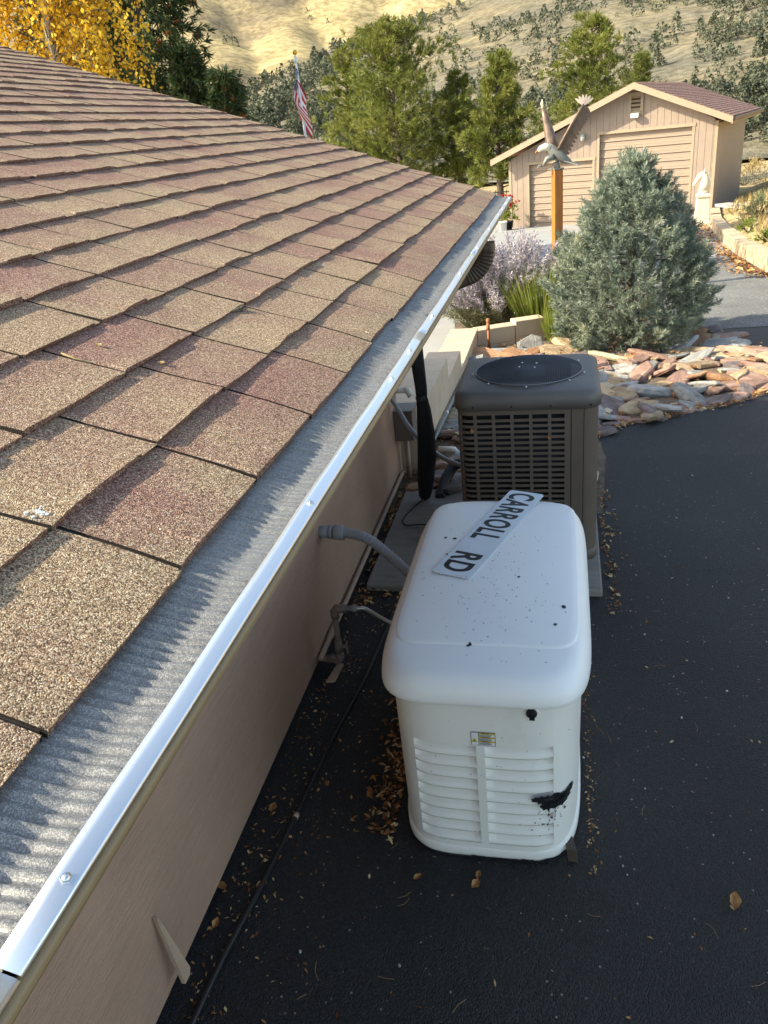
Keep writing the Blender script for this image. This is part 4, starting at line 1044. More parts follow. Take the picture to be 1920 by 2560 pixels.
def leaf_mat(name, stops, trans=0.3, ns=1.5, isl=0.3, rough=0.6):
    mt, t, b = new_mat(name)
    g = N(t, 'ShaderNodeNewGeometry'); r = ramp(t, stops); 
    n = noise(t, ns, 3, 0.5); ad = N(t, 'ShaderNodeMath', operation='MULTIPLY_ADD'); t.links.new(g.outputs['Random Per Island'], ad.inputs[0]); ad.inputs[1].default_value = isl
    sb = N(t, 'ShaderNodeMath', operation='MULTIPLY_ADD'); t.links.new(n.outputs['Fac'], sb.inputs[0]); sb.inputs[1].default_value = 1.6; sb.inputs[2].default_value = -0.3-isl/2
    t.links.new(sb.outputs[0], ad.inputs[2]); t.links.new(ad.outputs[0], r.inputs[0])
    t.links.new(r.outputs[0], b.inputs['Base Color']); b.inputs['Roughness'].default_value = rough; b.inputs['Specular IOR Level'].default_value = 0.25
    tr = N(t, 'ShaderNodeBsdfTranslucent'); t.links.new(r.outputs[0], tr.inputs[0]); ms = N(t, 'ShaderNodeMixShader'); ms.inputs[0].default_value = trans
    t.links.new(b.outputs[0], ms.inputs[1]); t.links.new(tr.outputs[0], ms.inputs[2]); t.links.new(ms.outputs[0], t.nodes['Material Output'].inputs[0]); return mt
M_bark = mat('bark', (0.10, 0.075, 0.055), 0.9, var=0.3, vs_=12, bmp=0.8, bs=30, bdist=0.03, stretch=(1, 1, 0.3))
M_spruce = leaf_mat('blue_spruce_needles', [(0.0, (0.07, 0.10, 0.07)), (0.35, (0.18, 0.22, 0.165)), (0.65, (0.31, 0.36, 0.28)), (0.9, (0.46, 0.49, 0.36)), (1.0, (0.48, 0.45, 0.26))], 0.25, 2.5, 0.6)
M_pine = leaf_mat('pine_needles', [(0.0, (0.05, 0.065, 0.014)), (0.4, (0.13, 0.155, 0.032)), (0.75, (0.24, 0.25, 0.06)), (1.0, (0.34, 0.32, 0.10))], 0.3, 0.5, 0.5)
def part_np(name, V, F, mt, parent, kind=None):
    me = np_mesh(name, np.asarray(V)-np.array(WL[parent.name]), F); o = link_mesh(name, me, mt, parent); WL[o.name] = WL[parent.name]
    if kind: o['kind'] = kind
    return o
# spruce
sbx, sby = 0.70, 9.05; sbz = ground_z(sbx, sby)-0.02
spr = thing('blue_spruce', 'dwarf blue spruce with dense cone crown in the rock bed', 'tree', (sbx, sby, sbz))
MB().tube([(sbx, sby, sbz-0.05), (sbx+0.01, sby, sbz+1.2), (sbx, sby, sbz+1.85)], [0.06, 0.04, 0.008], 10).build('trunk', M_bark, spr)
HS = 1.90
tt_ = np.array([0, 0.05, 0.14, 0.28, 0.4, 0.55, 0.7, 0.82, 0.92, 0.97, 1.0]); rr_ = np.array([0.50, 0.64, 0.74, 0.78, 0.75, 0.64, 0.48, 0.33, 0.19, 0.09, 0.02])
C, D = [], []
ph_ = nrg.random(8)*6.28
def lob(a, t): return 1 + 0.07*math.sin(5*a+t*9+ph_[0]) + 0.06*math.sin(9*a-t*21+ph_[1]) + 0.05*math.sin(3*a+t*30+ph_[2])
brs = MB()
for k in range(2300):                     # inner fill
    t = rng.random()**1.1; a = rng.uniform(0, 2*math.pi); R_ = float(np.interp(t, tt_, rr_))
    f = 0.45+0.43*rng.random(); r_ = R_*lob(a, t)*f
    C.append((sbx+r_*math.cos(a), sby+r_*math.sin(a), sbz+0.06+t*HS)); D.append((math.cos(a), math.sin(a), 0.4))
nsh = 0
while nsh < 1150:                          # shoots standing out of the surface
    t = rng.random(); a = rng.uniform(0, 2*math.pi); R_ = float(np.interp(t, tt_, rr_))
    if rng.random() > R_/0.78 + 0.10: continue
    nsh += 1; f = 1.02-0.16*rng.random(); r_ = R_*lob(a, t)*f; Ls = rng.uniform(0.09, 0.17)
    c = Vector((sbx+r_*math.cos(a), sby+r_*math.sin(a), sbz+0.05+t*HS)); d = Vector((math.cos(a), math.sin(a), 0.55+1.3*t+rng.uniform(-0.5, 0.4))).normalized()
    for j in range(7): C.append(c + d*(Ls*j/6 - 0.05)); D.append(d)
for j in range(16): C.append((sbx+rng.gauss(0, 0.02), sby+rng.gauss(0, 0.02), sbz+HS*0.93+0.012*j)); D.append((0, 0, 1))
Vn, Fn = tufts(C, D, 15, 0.060, 0.0070, 0.62, 0.02)
part_np('crown', Vn, Fn, M_spruce, spr)
for k in range(90):
    t = rng.random()*0.92; a = rng.uniform(0, 2*math.pi); R_ = float(np.interp(t, tt_, rr_))*0.8
    brs.tube([(sbx, sby, sbz+0.05+t*HS*0.95), (sbx+R_*math.cos(a), sby+R_*math.sin(a), sbz+0.08+t*HS)], [0.012, 0.004], 5, False)
brs.build('branches', M_bark, spr)
# Russian sage / lavender
M_sage = leaf_mat('lavender_flowers', [(0.0, (0.26, 0.22, 0.25)), (0.5, (0.46, 0.41, 0.46)), (1.0, (0.62, 0.57, 0.57))], 0.3, 3, 0.8)
M_sagestem = leaf_mat('sage_stems', [(0.0, (0.12, 0.14, 0.06)), (0.5, (0.26, 0.27, 0.14)), (1.0, (0.42, 0.40, 0.28))], 0.3, 3, 0.8)
lvx, lvy = -0.86, 10.45; lvz = ground_z(lvx, lvy)
lav = thing('lavender_bush', 'wide pale purple lavender bush behind the low wall', 'shrub', (lvx, lvy, lvz))
C1, D1, C2, D2 = [], [], [], []; mb = MB()
for k in range(430):
    a = rng.uniform(0, 2*math.pi); le = rng.uniform(0.05, 1.0); r0 = 0.25*math.sqrt(rng.random()); b0 = Vector((lvx+r0*math.cos(a)*1.6, lvy+r0*math.sin(a), lvz))
    L = rng.uniform(0.75, 1.2); tip = b0 + Vector((math.cos(a)*le*0.95, math.sin(a)*le*0.75, 0)) + Vector((0, 0, L*(1-0.35*le*le)))
    midp = b0.lerp(tip, 0.5)+Vector((0, 0, 0.1)); pts = [b0, midp, tip]
    mb.tube(pts, [0.004, 0.003, 0.0015], 3, False)
    for q in np.linspace(0.2, 1.0, 15):
        p = (b0*(1-q)**2 + midp*2*q*(1-q) + tip*q*q) + Vector((rng.gauss(0, 0.02), rng.gauss(0, 0.02), 0)); d = (tip-midp).normalized()
        if q > 0.48: C1.append(p); D1.append(d)
        else: C2.append(p); D2.append(d)
Vn, Fn = tufts(C1, D1, 9, 0.05, 0.012, 0.65, 0.08); part_np('flowers', Vn, Fn, M_sage, lav)
Vn, Fn = tufts(C2, D2, 12, 0.07, 0.008, 0.55, 0.08); part_np('foliage', Vn, Fn, M_sagestem, lav)
mb.build('stems', M_sagestem, lav)
M_grn = leaf_mat('green_grass_blades', [(0.0, (0.09, 0.13, 0.025)), (0.5, (0.22, 0.27, 0.055)), (1.0, (0.40, 0.40, 0.11))], 0.35, 3, 0.7)
def grass_clump(name, label, x, y, h, r, n, mt, cat='plant', group=None, z=None):
    z = terrain(x, y)+0.02 if z is None else z
    o = thing(name, label, cat, (x, y, z), group=group); C, D = [], []
    for k in range(n):
        a = rng.uniform(0, 2*math.pi); q = math.sqrt(rng.random()); C.append((x+q*r*0.55*math.cos(a), y+q*r*0.55*math.sin(a), z)); D.append((math.cos(a)*q*r/h, math.sin(a)*q*r/h, 1))
    Vn, Fn = tufts(C, D, 2, h, max(0.006, h*0.014), 0.10, 0.0, 0.3); part_np('blades', Vn, Fn, mt, o); return o
grass_clump('green_grass_clump', 'arching bright green grass clump between lavender and spruce', -0.28, 10.0, 0.75, 0.33, 420, M_grn, z=ground_z(0, 10))
grass_clump('green_grass_clump', 'low yellow-green clump at the end of the low block wall', -0.10, 9.2, 0.42, 0.14, 160, M_grn, z=ground_z(0, 9.2))

# ------------------------------------------------------------------ POST AND EAGLE
M_cedar = mat('stained_cedar', (0.36, 0.125, 0.022), 0.5, var=0.22, vs_=3, bmp=0.25, bs=30, stretch=(6, 6, 0.5))
PY = 12.6; pt = ony(1393, 424, PY); pb = Vector((pt.x, PY, ground_z(pt.x, PY)))
pst = thing('wooden_post', 'tall orange stained square post carrying the eagle', 'post', tuple(pb))
mr_ = Matrix.Rotation(math.radians(24), 3, 'Z')
MB().box((pb.x, pb.y, (pb.z+pt.z)/2), (0.128, 0.128, pt.z-pb.z), mr_).build('timber', M_cedar, pst, bev=0.006)
M_brz = mat('bronze_brown', (0.17, 0.115, 0.085), 0.4, metal=0.25, var=0.3, vs_=12, bmp=0.3, bs=40)
M_eggrey = mat('verdigris_grey', (0.20, 0.20, 0.175), 0.5, metal=0.2, var=0.2, vs_=10)
M_egwht = mat('eagle_white', (0.72, 0.68, 0.52), 0.5, var=0.08)
MB().box((pb.x, pb.y, pt.z+0.012), (0.15, 0.15, 0.02), mr_).build('cap_plate', M_eggrey, pst)
eg = thing('eagle_statue', 'bronze eagle with raised wings landing on the post top', 'statue', (pt.x, PY, pt.z+0.022))
e0 = Vector((pt.x, PY, pt.z+0.02))
def ell_loft(name, stations, mt, parent, n=12):
    rings = []
    for i, (p, ra, rb) in enumerate(stations):
        p = Vector(p); d = (Vector(stations[min(i+1, len(stations)-1)][0])-Vector(stations[max(i-1, 0)][0])).normalized()
        x = d.cross(Vector((0, 1, 0))).normalized(); yv = Vector((0, 1, 0))
        rings.append([p + x*(ra*math.cos(2*math.pi*k/n)) + yv*(rb*math.sin(2*math.pi*k/n)) for k in range(n)])
    return MB().loft(rings).build(name, mt, parent)
# body leaning: tail at right low, head at left low
ell_loft('body', [(e0+Vector((0.20, 0, 0.06)), 0.02, 0.03), (e0+Vector((0.12, 0, 0.10)), 0.055, 0.06), (e0+Vector((0.02, 0, 0.17)), 0.085, 0.085), (e0+Vector((-0.08, 0, 0.25)), 0.07, 0.07), (e0+Vector((-0.14, 0, 0.31)), 0.05, 0.05)], M_eggrey, eg)
ell_loft('head', [(e0+Vector((-0.10, -0.02, 0.27)), 0.05, 0.05), (e0+Vector((-0.17, -0.02, 0.30)), 0.05, 0.05), (e0+Vector((-0.23, -0.02, 0.28)), 0.042, 0.04), (e0+Vector((-0.27, -0.02, 0.25)), 0.02, 0.02)], M_egwht, eg)
ell_loft('beak', [(e0+Vector((-0.26, -0.02, 0.262)), 0.02, 0.016), (e0+Vector((-0.30, -0.02, 0.235)), 0.014, 0.011), (e0+Vector((-0.305, -0.02, 0.205)), 0.003, 0.003)], M_cedar, eg)
mb = MB()
for k in range(6):
    t = k/5; a = e0+Vector((0.10, -0.05+0.10*t, 0.09)); b = e0+Vector((0.30+0.02*math.sin(t*3), -0.11+0.22*t, 0.02+0.0*t)); mb.bar(a, b, 0.045, 0.012)
mb.build('tail', M_eggrey, eg)
def feather(mb, a, b, w_, th=0.012, up=(0, 1, 0)):
    a = Vector(a); b = Vector(b); d = (b-a).normalized(); x = d.cross(Vector(up)).normalized(); nn = x.cross(d)
    P = [a-x*w_*0.35, a.lerp(b, 0.6)-x*w_*0.5, b-x*w_*0.15, b+x*w_*0.15, a.lerp(b, 0.6)+x*w_*0.5, a+x*w_*0.35]
    mb.prism(P, nn*-th/2, nn*th/2)
# right wing: broad, seen open
wg = MB(); sh_ = e0+Vector((0.02, -0.02, 0.24)); el_ = e0+Vector((0.21, -0.10, 0.56)); wr = e0+Vector((0.36, -0.06, 0.78))
ell = []
for t in np.linspace(0, 1, 9):
    p = sh_.lerp(el_, t*2) if t < 0.5 else el_.lerp(wr, t*2-1)
    ell.append(p)
wg.tube(ell, [0.05, 0.055, 0.055, 0.05, 0.05, 0.048, 0.045, 0.04, 0.03], 8, True, 0.5)
for t in np.linspace(0.05, 0.98, 13):
    p = sh_.lerp(el_, t*2) if t < 0.5 else el_.lerp(wr, t*2-1); feather(wg, p+Vector((-0.02, 0, 0.01)), p+Vector((0.13-0.03*t, 0.02, -0.10-0.02*t)), 0.075)
wing = wg.build('wing', M_brz, eg)
wt = MB()
for k in range(6):
    a = math.radians(35+k*20); b = wr+Vector((math.cos(a)*0.16, 0.02, math.sin(a)*0.13)); feather(wt, wr, b, 0.04)
wt.build('wing_tip', mat('pale_feather', (0.42, 0.34, 0.28), 0.5, var=0.15), wing)
# left wing: edge-on, raised
wg = MB(); a0_ = e0+Vector((-0.05, 0.03, 0.22)); b0_ = e0+Vector((-0.13, 0.10, 0.55)); c0_ = e0+Vector((-0.20, 0.14, 0.80))
pl = [a0_, a0_.lerp(b0_, 0.5), b0_, b0_.lerp(c0_, 0.5), c0_]
wg.tube(pl, [0.06, 0.05, 0.038, 0.028, 0.016], 8, True, 1.6)
for k, t in enumerate(np.linspace(0.1, 0.95, 10)):
    p = a0_.lerp(b0_, t*2) if t < 0.5 else b0_.lerp(c0_, t*2-1); feather(wg, p, p+Vector((0.05, 0.20-0.06*t, -0.10)), 0.06, 0.012, (1, 0, 0))
wing2 = wg.build('wing', M_brz, eg); MB().tube([c0_-Vector((0, 0, 0.01)), c0_+Vector((-0.012, 0.01, 0.06)), c0_+Vector((-0.008, 0.012, 0.11))], [0.016, 0.02, 0.006], 8).build('wing_tip', M_egwht, wing2)
mb = MB()
for k in range(2):
    hip = e0+Vector((-0.05, -0.06+0.12*k, 0.16)); foot = e0+Vector((-0.20, -0.07+0.13*k, 0.05)); mb.tube([hip, hip.lerp(foot, 0.5)+Vector((-0.02, 0, 0.03)), foot], [0.045, 0.035, 0.02], 8)
    for j in range(3): mb.tube([foot, foot+Vector((-0.06, -0.025+0.025*j, 0.005)), foot+Vector((-0.085, -0.035+0.035*j, -0.035))], [0.014, 0.011, 0.003], 6)
mb.tube([e0+Vector((0.0, 0, -0.005)), e0+Vector((-0.02, 0, 0.09))], [0.05, 0.04], 10)
mb.build('talons', M_eggrey, eg)

# ------------------------------------------------------------------ GARAGE
phi = math.radians(16); EX = Vector((math.cos(phi), -math.sin(phi), 0)); EY = Vector((math.sin(phi), math.cos(phi), 0)); EZ = Vector((0, 0, 1))
G0 = onz(1325, 574, -1.25); FL = -1.25
gar = thing('garage', 'tan two-door detached garage with asymmetric gable and shingle roof', 'garage', tuple(G0))
def gp_(u, v, w_): return G0 + EX*u + EY*v + EZ*w_
UL, UR, UA = -0.71, 5.80, 3.41; WA = 3.98; WLt, WRt = 2.18, 2.80; DEP = 8.2
def gtop(u): return WLt + 0.03 + (WA-WLt)*(u-UL)/(UA-UL) if u < UA else WA - (WA-WRt-0.05)*(u-UA)/(UR-UA)
doors = [(0.0, 2.11, 2.04), (2.32, 5.08, 2.75)]
# inner shell
MB().prism([gp_(UL+0.02, 0.18, -0.1), gp_(UR-0.06, 0.18, -0.1), gp_(UR-0.06, 0.18, gtop(UR)-0.02), gp_(UA, 0.18, WA-0.02), gp_(UL+0.02, 0.18, gtop(UL)-0.02)], (0, 0, 0), EY*(DEP-0.3)).build('shell', M_garwall, gar)
u = UL + 0.09; bw = 0.203
edges = [UL+0.09]
while edges[-1] + bw < UR-0.1: edges.append(edges[-1]+bw)
edges.append(UR-0.09)
for a, b in zip(edges[:-1], edges[1:]):
    segs = []
    lo = -0.02
    cuts = sorted(set([a, b] + [d_ for D_ in doors for d_ in (D_[0]-0.07, D_[1]+0.07) if a < d_ < b] + ([UA] if a < UA < b else [])))
    for c0, c1 in zip(cuts[:-1], cuts[1:]):
        mid = (c0+c1)/2; z0 = -0.02
        for (d0, d1, dh) in doors:
            if d0-0.07 <= mid <= d1+0.07: z0 = dh+0.07
        g = 0.005
        Pb = [gp_(c0, 0.012, z0), gp_(c1, 0.012, z0), gp_(c1, 0.012, gtop(c1)), gp_(c0, 0.012, gtop(c0))]
        P = [gp_(c0+(g if c0 == a else 0), 0, z0), gp_(c1-(g if c1 == b else 0), 0, z0), gp_(c1-(g if c1 == b else 0), 0, gtop(c1)), gp_(c0+(g if c0 == a else 0), 0, gtop(c0))]
        MB().prism(P, EY*0.0, EY*0.011).prism(Pb, EY*0.0, EY*0.05).build('siding_board', M_garwall, gar)
# right side boards
v = 0.09
while v < DEP-0.1:
    v1 = min(v+0.203, DEP-0.1)
    MB().prism([gp_(UR, v+0.006, -0.3), gp_(UR, v1-0.006, -0.3), gp_(UR, v1-0.006, WRt-0.02), gp_(UR, v+0.006, WRt-0.02)], (0, 0, 0), EX*-0.05).build('siding_board', M_garwall, gar); v = v1
for uu in (UL+0.045, UR-0.04):
    MB().prism([gp_(uu-0.045, -0.015, -0.03), gp_(uu+0.045, -0.015, -0.03), gp_(uu+0.045, -0.015, gtop(uu)-0.03), gp_(uu-0.045, -0.015, gtop(uu)-0.03)], (0, 0, 0), EY*0.11).build('corner_trim', M_gartrim, gar)
def gbox(u0, u1, v0, v1, w0, w1, name, mt, parent=None):
    P = [gp_(u0, v0, w0), gp_(u1, v0, w0), gp_(u1, v0, w1), gp_(u0, v0, w1)]
    return MB().prism(P, (0, 0, 0), EY*(v1-v0)).build(name, mt, parent or gar)
for (d0, d1, dh), npan in zip(doors, (5, 6)):
    dr = gbox(d0, d1, 0.13, 0.16, 0, dh, 'garage_door', M_gardoor)
    ph2 = dh/npan/2
    for k in range(npan*2):
        w0 = k*ph2; mb = MB()
        # section with two shallow ribs
        prof_ = [(0.002, 0.128), (0.004, 0.078), (ph2*0.25, 0.086), (ph2*0.30, 0.094), (ph2*0.36, 0.088), (ph2*0.62, 0.098), (ph2*0.67, 0.106), (ph2*0.73, 0.100), (ph2-0.010, 0.112), (ph2-0.002, 0.128)]
        V = []; 
        for uu in (d0+0.004, d1-0.004):
            for (dw, vv) in prof_: V.append(gp_(uu, vv, w0+dw))
        n_ = len(prof_); mb.add(V, [(i, i+1, n_+i+1, n_+i) for i in range(n_-1)]); mb.build('door_panel', M_gardoor, dr)
    gbox(d0-0.075, d0, -0.012, 0.125, 0, dh+0.0, 'door_trim', M_gartrim); gbox(d1, d1+0.075, -0.012, 0.125, 0, dh+0.0, 'door_trim', M_gartrim)
    gbox(d0-0.095, d1+0.095, -0.022, 0.125, dh+0.001, dh+0.085, 'door_trim', M_gartrim)
    if d1 < 3:
        MB().bar(gp_(d0+0.17, 0.10, 0.62), gp_(d0+0.17, 0.10, 0.70), 0.03, 0.03).build('door_handle', M_screw, dr)
# gable vent
vt = gbox(3.23, 3.58, -0.012, 0.004, 3.30, 3.80, 'gable_vent', M_gartrim)
for k in range(7): 
    w_ = 3.36+k*0.055; MB().bar(gp_(3.27, -0.018, w_+0.01), gp_(3.54, -0.018, w_+0.01), 0.012, 0.05, EY*0.5+EZ).build('vent_slat', M_elbow if k % 2 else M_gartrim, vt)
for (u0, u1, w0, w1) in ((3.19, 3.265, 3.27, 3.83), (3.545, 3.62, 3.27, 3.83), (3.266, 3.544, 3.765, 3.83), (3.17, 3.64, 3.225, 3.30)): gbox(u0, u1, -0.045, 0.003, w0, w1, 'vent_frame', M_gartrim, vt)
M_lampg = mat('lamp_grey', (0.45, 0.45, 0.42), 0.5); M_glass = mat('lamp_lens', (0.65, 0.66, 0.66), 0.2)
fldl = MB().box(gp_(3.41, -0.13, 3.20), (0.26, 0.12, 0.13), Matrix.Rotation(-phi, 3, 'Z')).build('floodlight', M_lampg, gar, bev=0.02)
MB().box(gp_(3.41, -0.195, 3.19), (0.22, 0.02, 0.10), Matrix.Rotation(-phi, 3, 'Z')).build('lens', M_glass, fldl); MB().tube([gp_(3.41, 0.0, 3.16), gp_(3.41, -0.11, 3.16)], 0.04, 8).build('arm', M_lampg, fldl)
MB().tube([gp_(1.8, 0.01, 2.80), gp_(1.8, -0.06, 2.80), gp_(1.8, -0.10, 2.72), gp_(1.8, -0.10, 2.62)], [0.05, 0.055, 0.08, 0.05], 12).build('wall_lamp', M_lampg, gar)
# roof: two slabs, rake boards
UE0, UE1 = -1.17, 6.24; OV = 0.48
def rtop(u): return 4.10 - (4.10-2.31)*(UA-u)/(UA-UE0) if u < UA else 4.10 - (4.10-2.93)*(u-UA)/(UE1-UA)
for (a, b) in ((UE0, UA), (UA, UE1)):
    sl_ = MB().prism([gp_(a, -OV, rtop(a)-0.03), gp_(b, -OV, rtop(b)-0.03), gp_(b, -OV, rtop(b)), gp_(a, -OV, rtop(a))], (0, 0, 0), EY*(DEP+2*OV)).build('roof_slope', M_garroof, gar)
    L = b-a; nst = 22
    for k in range(nst):
        t0, t1 = k/nst, (k+1)/nst
        if a == UA: t0, t1 = t0, t1
        ua, ub = a+L*t0, a+L*t1
        lo_u = ua if a == UE0 else ub
        h0, h1 = (0.016, 0.004) if a == UE0 else (0.004, 0.016)
        MB().prism([gp_(ua, -OV-0.02, rtop(ua)+0.001), gp_(ub, -OV-0.02, rtop(ub)+0.001), gp_(ub, -OV-0.02, rtop(ub)+h1), gp_(ua, -OV-0.02, rtop(ua)+h0)], (0, 0, 0), EY*(DEP+2*OV+0.04)).build('shingle_course', M_garroof, sl_)
    MB().prism([gp_(a, -OV-0.015, rtop(a)-0.185), gp_(b, -OV-0.015, rtop(b)-0.185), gp_(b, -OV-0.015, rtop(b)-0.004), gp_(a, -OV-0.015, rtop(a)-0.004)], (0, 0, 0), EY*0.04).build('rake_board', M_gartrim, gar)
MB().prism([gp_(UE1-0.03, -OV, rtop(UE1)-0.20), gp_(UE1+0.0, -OV, rtop(UE1)-0.20), gp_(UE1+0.0, -OV, rtop(UE1)-0.03), gp_(UE1-0.03, -OV, rtop(UE1)-0.03)], (0, 0, 0), EY*(DEP+2*OV)).build('eave_board', M_gartrim, gar)
MB().prism([gp_(UE1+0.002, -OV+0.02, rtop(UE1)-0.13), gp_(UE1+0.10, -OV+0.02, rtop(UE1)-0.13), gp_(UE1+0.12, -OV+0.02, rtop(UE1)-0.03), gp_(UE1+0.002, -OV+0.02, rtop(UE1)-0.03)], (0, 0, 0), EY*(DEP+2*OV-0.04)).build('gutter', M_elbow, gar)

# ------------------------------------------------------------------ HORSE STATUE
M_lime = mat('pale_cast_stone', (0.66, 0.57, 0.42), 0.8, var=0.08, vs_=8, bmp=0.3, bs=40)
hp = ong(1752, 563); hz = terrain(hp.x, hp.y)+0.03
ped = thing('stone_pedestal', 'pale square tapering stone pedestal at the garage corner', 'pedestal', (hp.x, hp.y, hz))
def sqring(h, z): return [Vector((hp.x, hp.y, hz+z)) + Matrix.Rotation(-phi+0.25, 3, 'Z') @ Vector((sx_*h, sy_*h, 0)) for sx_, sy_ in ((-1, -1), (1, -1), (1, 1), (-1, 1))]
MB().loft([sqring(0.22, 0), sqring(0.22, 0.09), sqring(0.19, 0.12)], smooth=False).build('plinth', M_lime, ped)
MB().loft([sqring(0.18, 0.12), sqring(0.145, 0.72)], smooth=False).build('shaft', M_lime, ped)
MB().loft([sqring(0.15, 0.72), sqring(0.175, 0.75), sqring(0.175, 0.80), sqring(0.14, 0.83)], smooth=False).build('cap', M_lime, ped)
hs_ = thing('horse_head_statue', 'pale stone horse head bust standing on the pedestal', 'statue', (hp.x, hp.y, hz+0.83))
hb = Vector((hp.x, hp.y, hz+0.83)); hx_ = Vector((-math.cos(phi+0.25), math.sin(phi-0.1), 0)).normalized()   # facing left
def hpnt(f_, z): return hb + hx_*f_ + Vector((0, 0, z))
def oval(p, d, ra, rb, n=12):
    d = Vector(d).normalized(); sd = Vector((0, 0, 1)).cross(hx_).normalized(); nn = d.cross(sd).normalized()
    return [Vector(p) + nn*(ra*math.cos(2*math.pi*k/n)) + sd*(rb*math.sin(2*math.pi*k/n)) for k in range(n)]
MB().loft([[hb+Vector((0.13*math.cos(a), 0.13*math.sin(a), z)) for a in np.linspace(0, 2*math.pi, 16, endpoint=False)] for z in (0.0, 0.05)] + [[hb+Vector((0.10*math.cos(a), 0.10*math.sin(a), 0.07)) for a in np.linspace(0, 2*math.pi, 16, endpoint=False)]], smooth=False).build('base', M_lime, hs_)
st_ = [((0.02, 0.06), (0.1, 1), 0.125, 0.10), ((-0.02, 0.20), (-0.1, 1), 0.125, 0.085), ((-0.03, 0.34), (0.15, 1), 0.11, 0.075), ((0.0, 0.45), (0.6, 0.7), 0.095, 0.07), ((0.06, 0.49), (0.9, -0.1), 0.08, 0.072), ((0.12, 0.43), (0.7, -0.7), 0.082, 0.068), ((0.19, 0.33), (0.6, -0.8), 0.06, 0.05), ((0.24, 0.25), (0.55, -0.85), 0.05, 0.042), ((0.265, 0.20), (0.5, -0.9), 0.03, 0.03)]
MB().loft([oval(hpnt(*p), hx_*d[0]+Vector((0, 0, d[1])), ra, rb) for p, d, ra, rb in st_]).build('head', M_lime, hs_)
for s_ in (-1, 1):
    sd = Vector((0, 0, 1)).cross(hx_).normalized()*0.045*s_; MB().tube([hpnt(0.0, 0.50)+sd, hpnt(-0.005, 0.56)+sd, hpnt(0.01, 0.62)+sd], [0.022, 0.024, 0.003], 8).build('ear', M_lime, hs_)
mb = MB()
for t in np.linspace(0, 1, 9): mb.box(hpnt(-0.14+0.04*t+0.02*math.sin(9*t), 0.16+0.34*t), (0.05, 0.04, 0.05), Matrix.Rotation(t*2, 3, 'Y'))
mb.build('mane', M_lime, hs_)

# ------------------------------------------------------------------ RIGHT RETAINING WALL
M_blk = mat('buff_wall_block', (0.50, 0.38, 0.25), 0.85, var=0.12, vs_=6, bmp=0.6, bs=35, bdist=0.02, objvar=0.18)
rw = thing('block_retaining_wall', 'curved buff block retaining wall along the drive', 'wall', (4, 20, -1))
bm_ = bmesh.new(); bmesh.ops.create_cube(bm_, size=1.0)
for v in bm_.verts:
    if v.co.x < 0: v.co.y *= 0.86; v.co.x *= 1.0
blk = bpy.data.meshes.new('block'); bm_.to_mesh(blk); bm_.free(); blk.materials.append(M_blk)
y = 9.0; wpts = []
while y < 27.0: wpts.append(Vector((wall_x(y), y, 0))); y += 0.31
for row in range(3):
    for k in range(len(wpts)-1):
        a, b = wpts[k], wpts[k+1]
        if row % 2: a, b = a.lerp(b, 0.5), b.lerp(wpts[min(k+2, len(wpts)-1)], 0.5)
        c = (a+b)/2; ang = math.atan2(b.y-a.y, b.x-a.x)-math.pi/2; L = (b-a).length
        if L < 0.05: continue
        if row < 2: piece('block', blk, rw, (c.x+0.10+rng.uniform(-0.008, 0.008), c.y, ground_z(0, c.y)+0.045+0.105*row), (0, 0, ang), (0.2, L-0.012, 0.10))
        else: piece('cap_block', blk, rw, (c.x+0.10, c.y, ground_z(0, c.y)+0.235), (0, 0, ang), (0.25, L-0.008, 0.065))
sb_ = MB(); p = ony(1815, 562, 25.2); 
slab = thing('stone_slab', 'flat grey stone slab lying on the end of the block wall', 'slab', (4.9, 25.3, -0.8))
c = Vector((4.85, 25.5, ground_z(0, 25.5)+0.33)); P = [c+Vector(q) for q in ((-0.5, 0.6, 0), (-0.1, 0.75, 0), (0.75, -0.5, -0.02), (0.7, -1.0, -0.03), (0.2, -0.75, 0), (-0.3, 0.1, 0))]
MB().prism(P, (0, 0, 0), (0, 0, 0.07)).build('slab', RM[2], slab)

# ------------------------------------------------------------------ HILLS
def vnoise(x, y, seed=0):
    v = 0
    for k, (a, b, c) in enumerate(((1.0, 0.31, 0.5), (0.53, 1.13, 0.35), (2.3, -1.7, 0.2), (-4.1, 3.7, 0.11), (8.3, 7.1, 0.06))): v = v + c*np.sin(a*x + b*y + seed*1.7 + k*2.1 + 1.3*np.sin(0.7*b*x - 0.9*a*y + seed))
    return v
AZB = np.radians([-75, -40, -26, -23.5, -21.0, -17.9, -14.5, -11.1, -6.8, 0, 8, 20, 45, 75])
ELB = np.radians([-1.0, -0.8, 0.6, 2.0, 2.95, 4.15, 5.15, 5.9, 6.65, 8.2, 9.5, 10.5, 10, 9])
def hillB_z(az, r):
    e1 = np.interp(az, AZB, ELB); e0 = math.radians(-3.6)
    t = np.clip((r-100)/340, 0, 1); e = e0 + (e1-e0)*t**0.72
    z = CAM_H + r*np.tan(e)
    z = z + 5.0*vnoise(r*np.sin(az)/32, r*np.cos(az)/40, 3)*np.sin(np.pi*t)*0.9
    d = np.clip(r-440, 0, None); return z - d*0.35
def hillA_z(az, r):
    e = math.radians(-1.0) + math.radians(13.5)*np.clip((r-460)/750, 0, 1)**0.85
    z = CAM_H + r*np.tan(e); f = np.clip((r-460)/200, 0, 1)
    g = np.sin(az*38 + 0.8*np.sin(r/140) + 1.0); 
    return z + f*(7*np.abs(g) + 12*vnoise(r*np.sin(az)/90, r*np.cos(az)/110, 9))
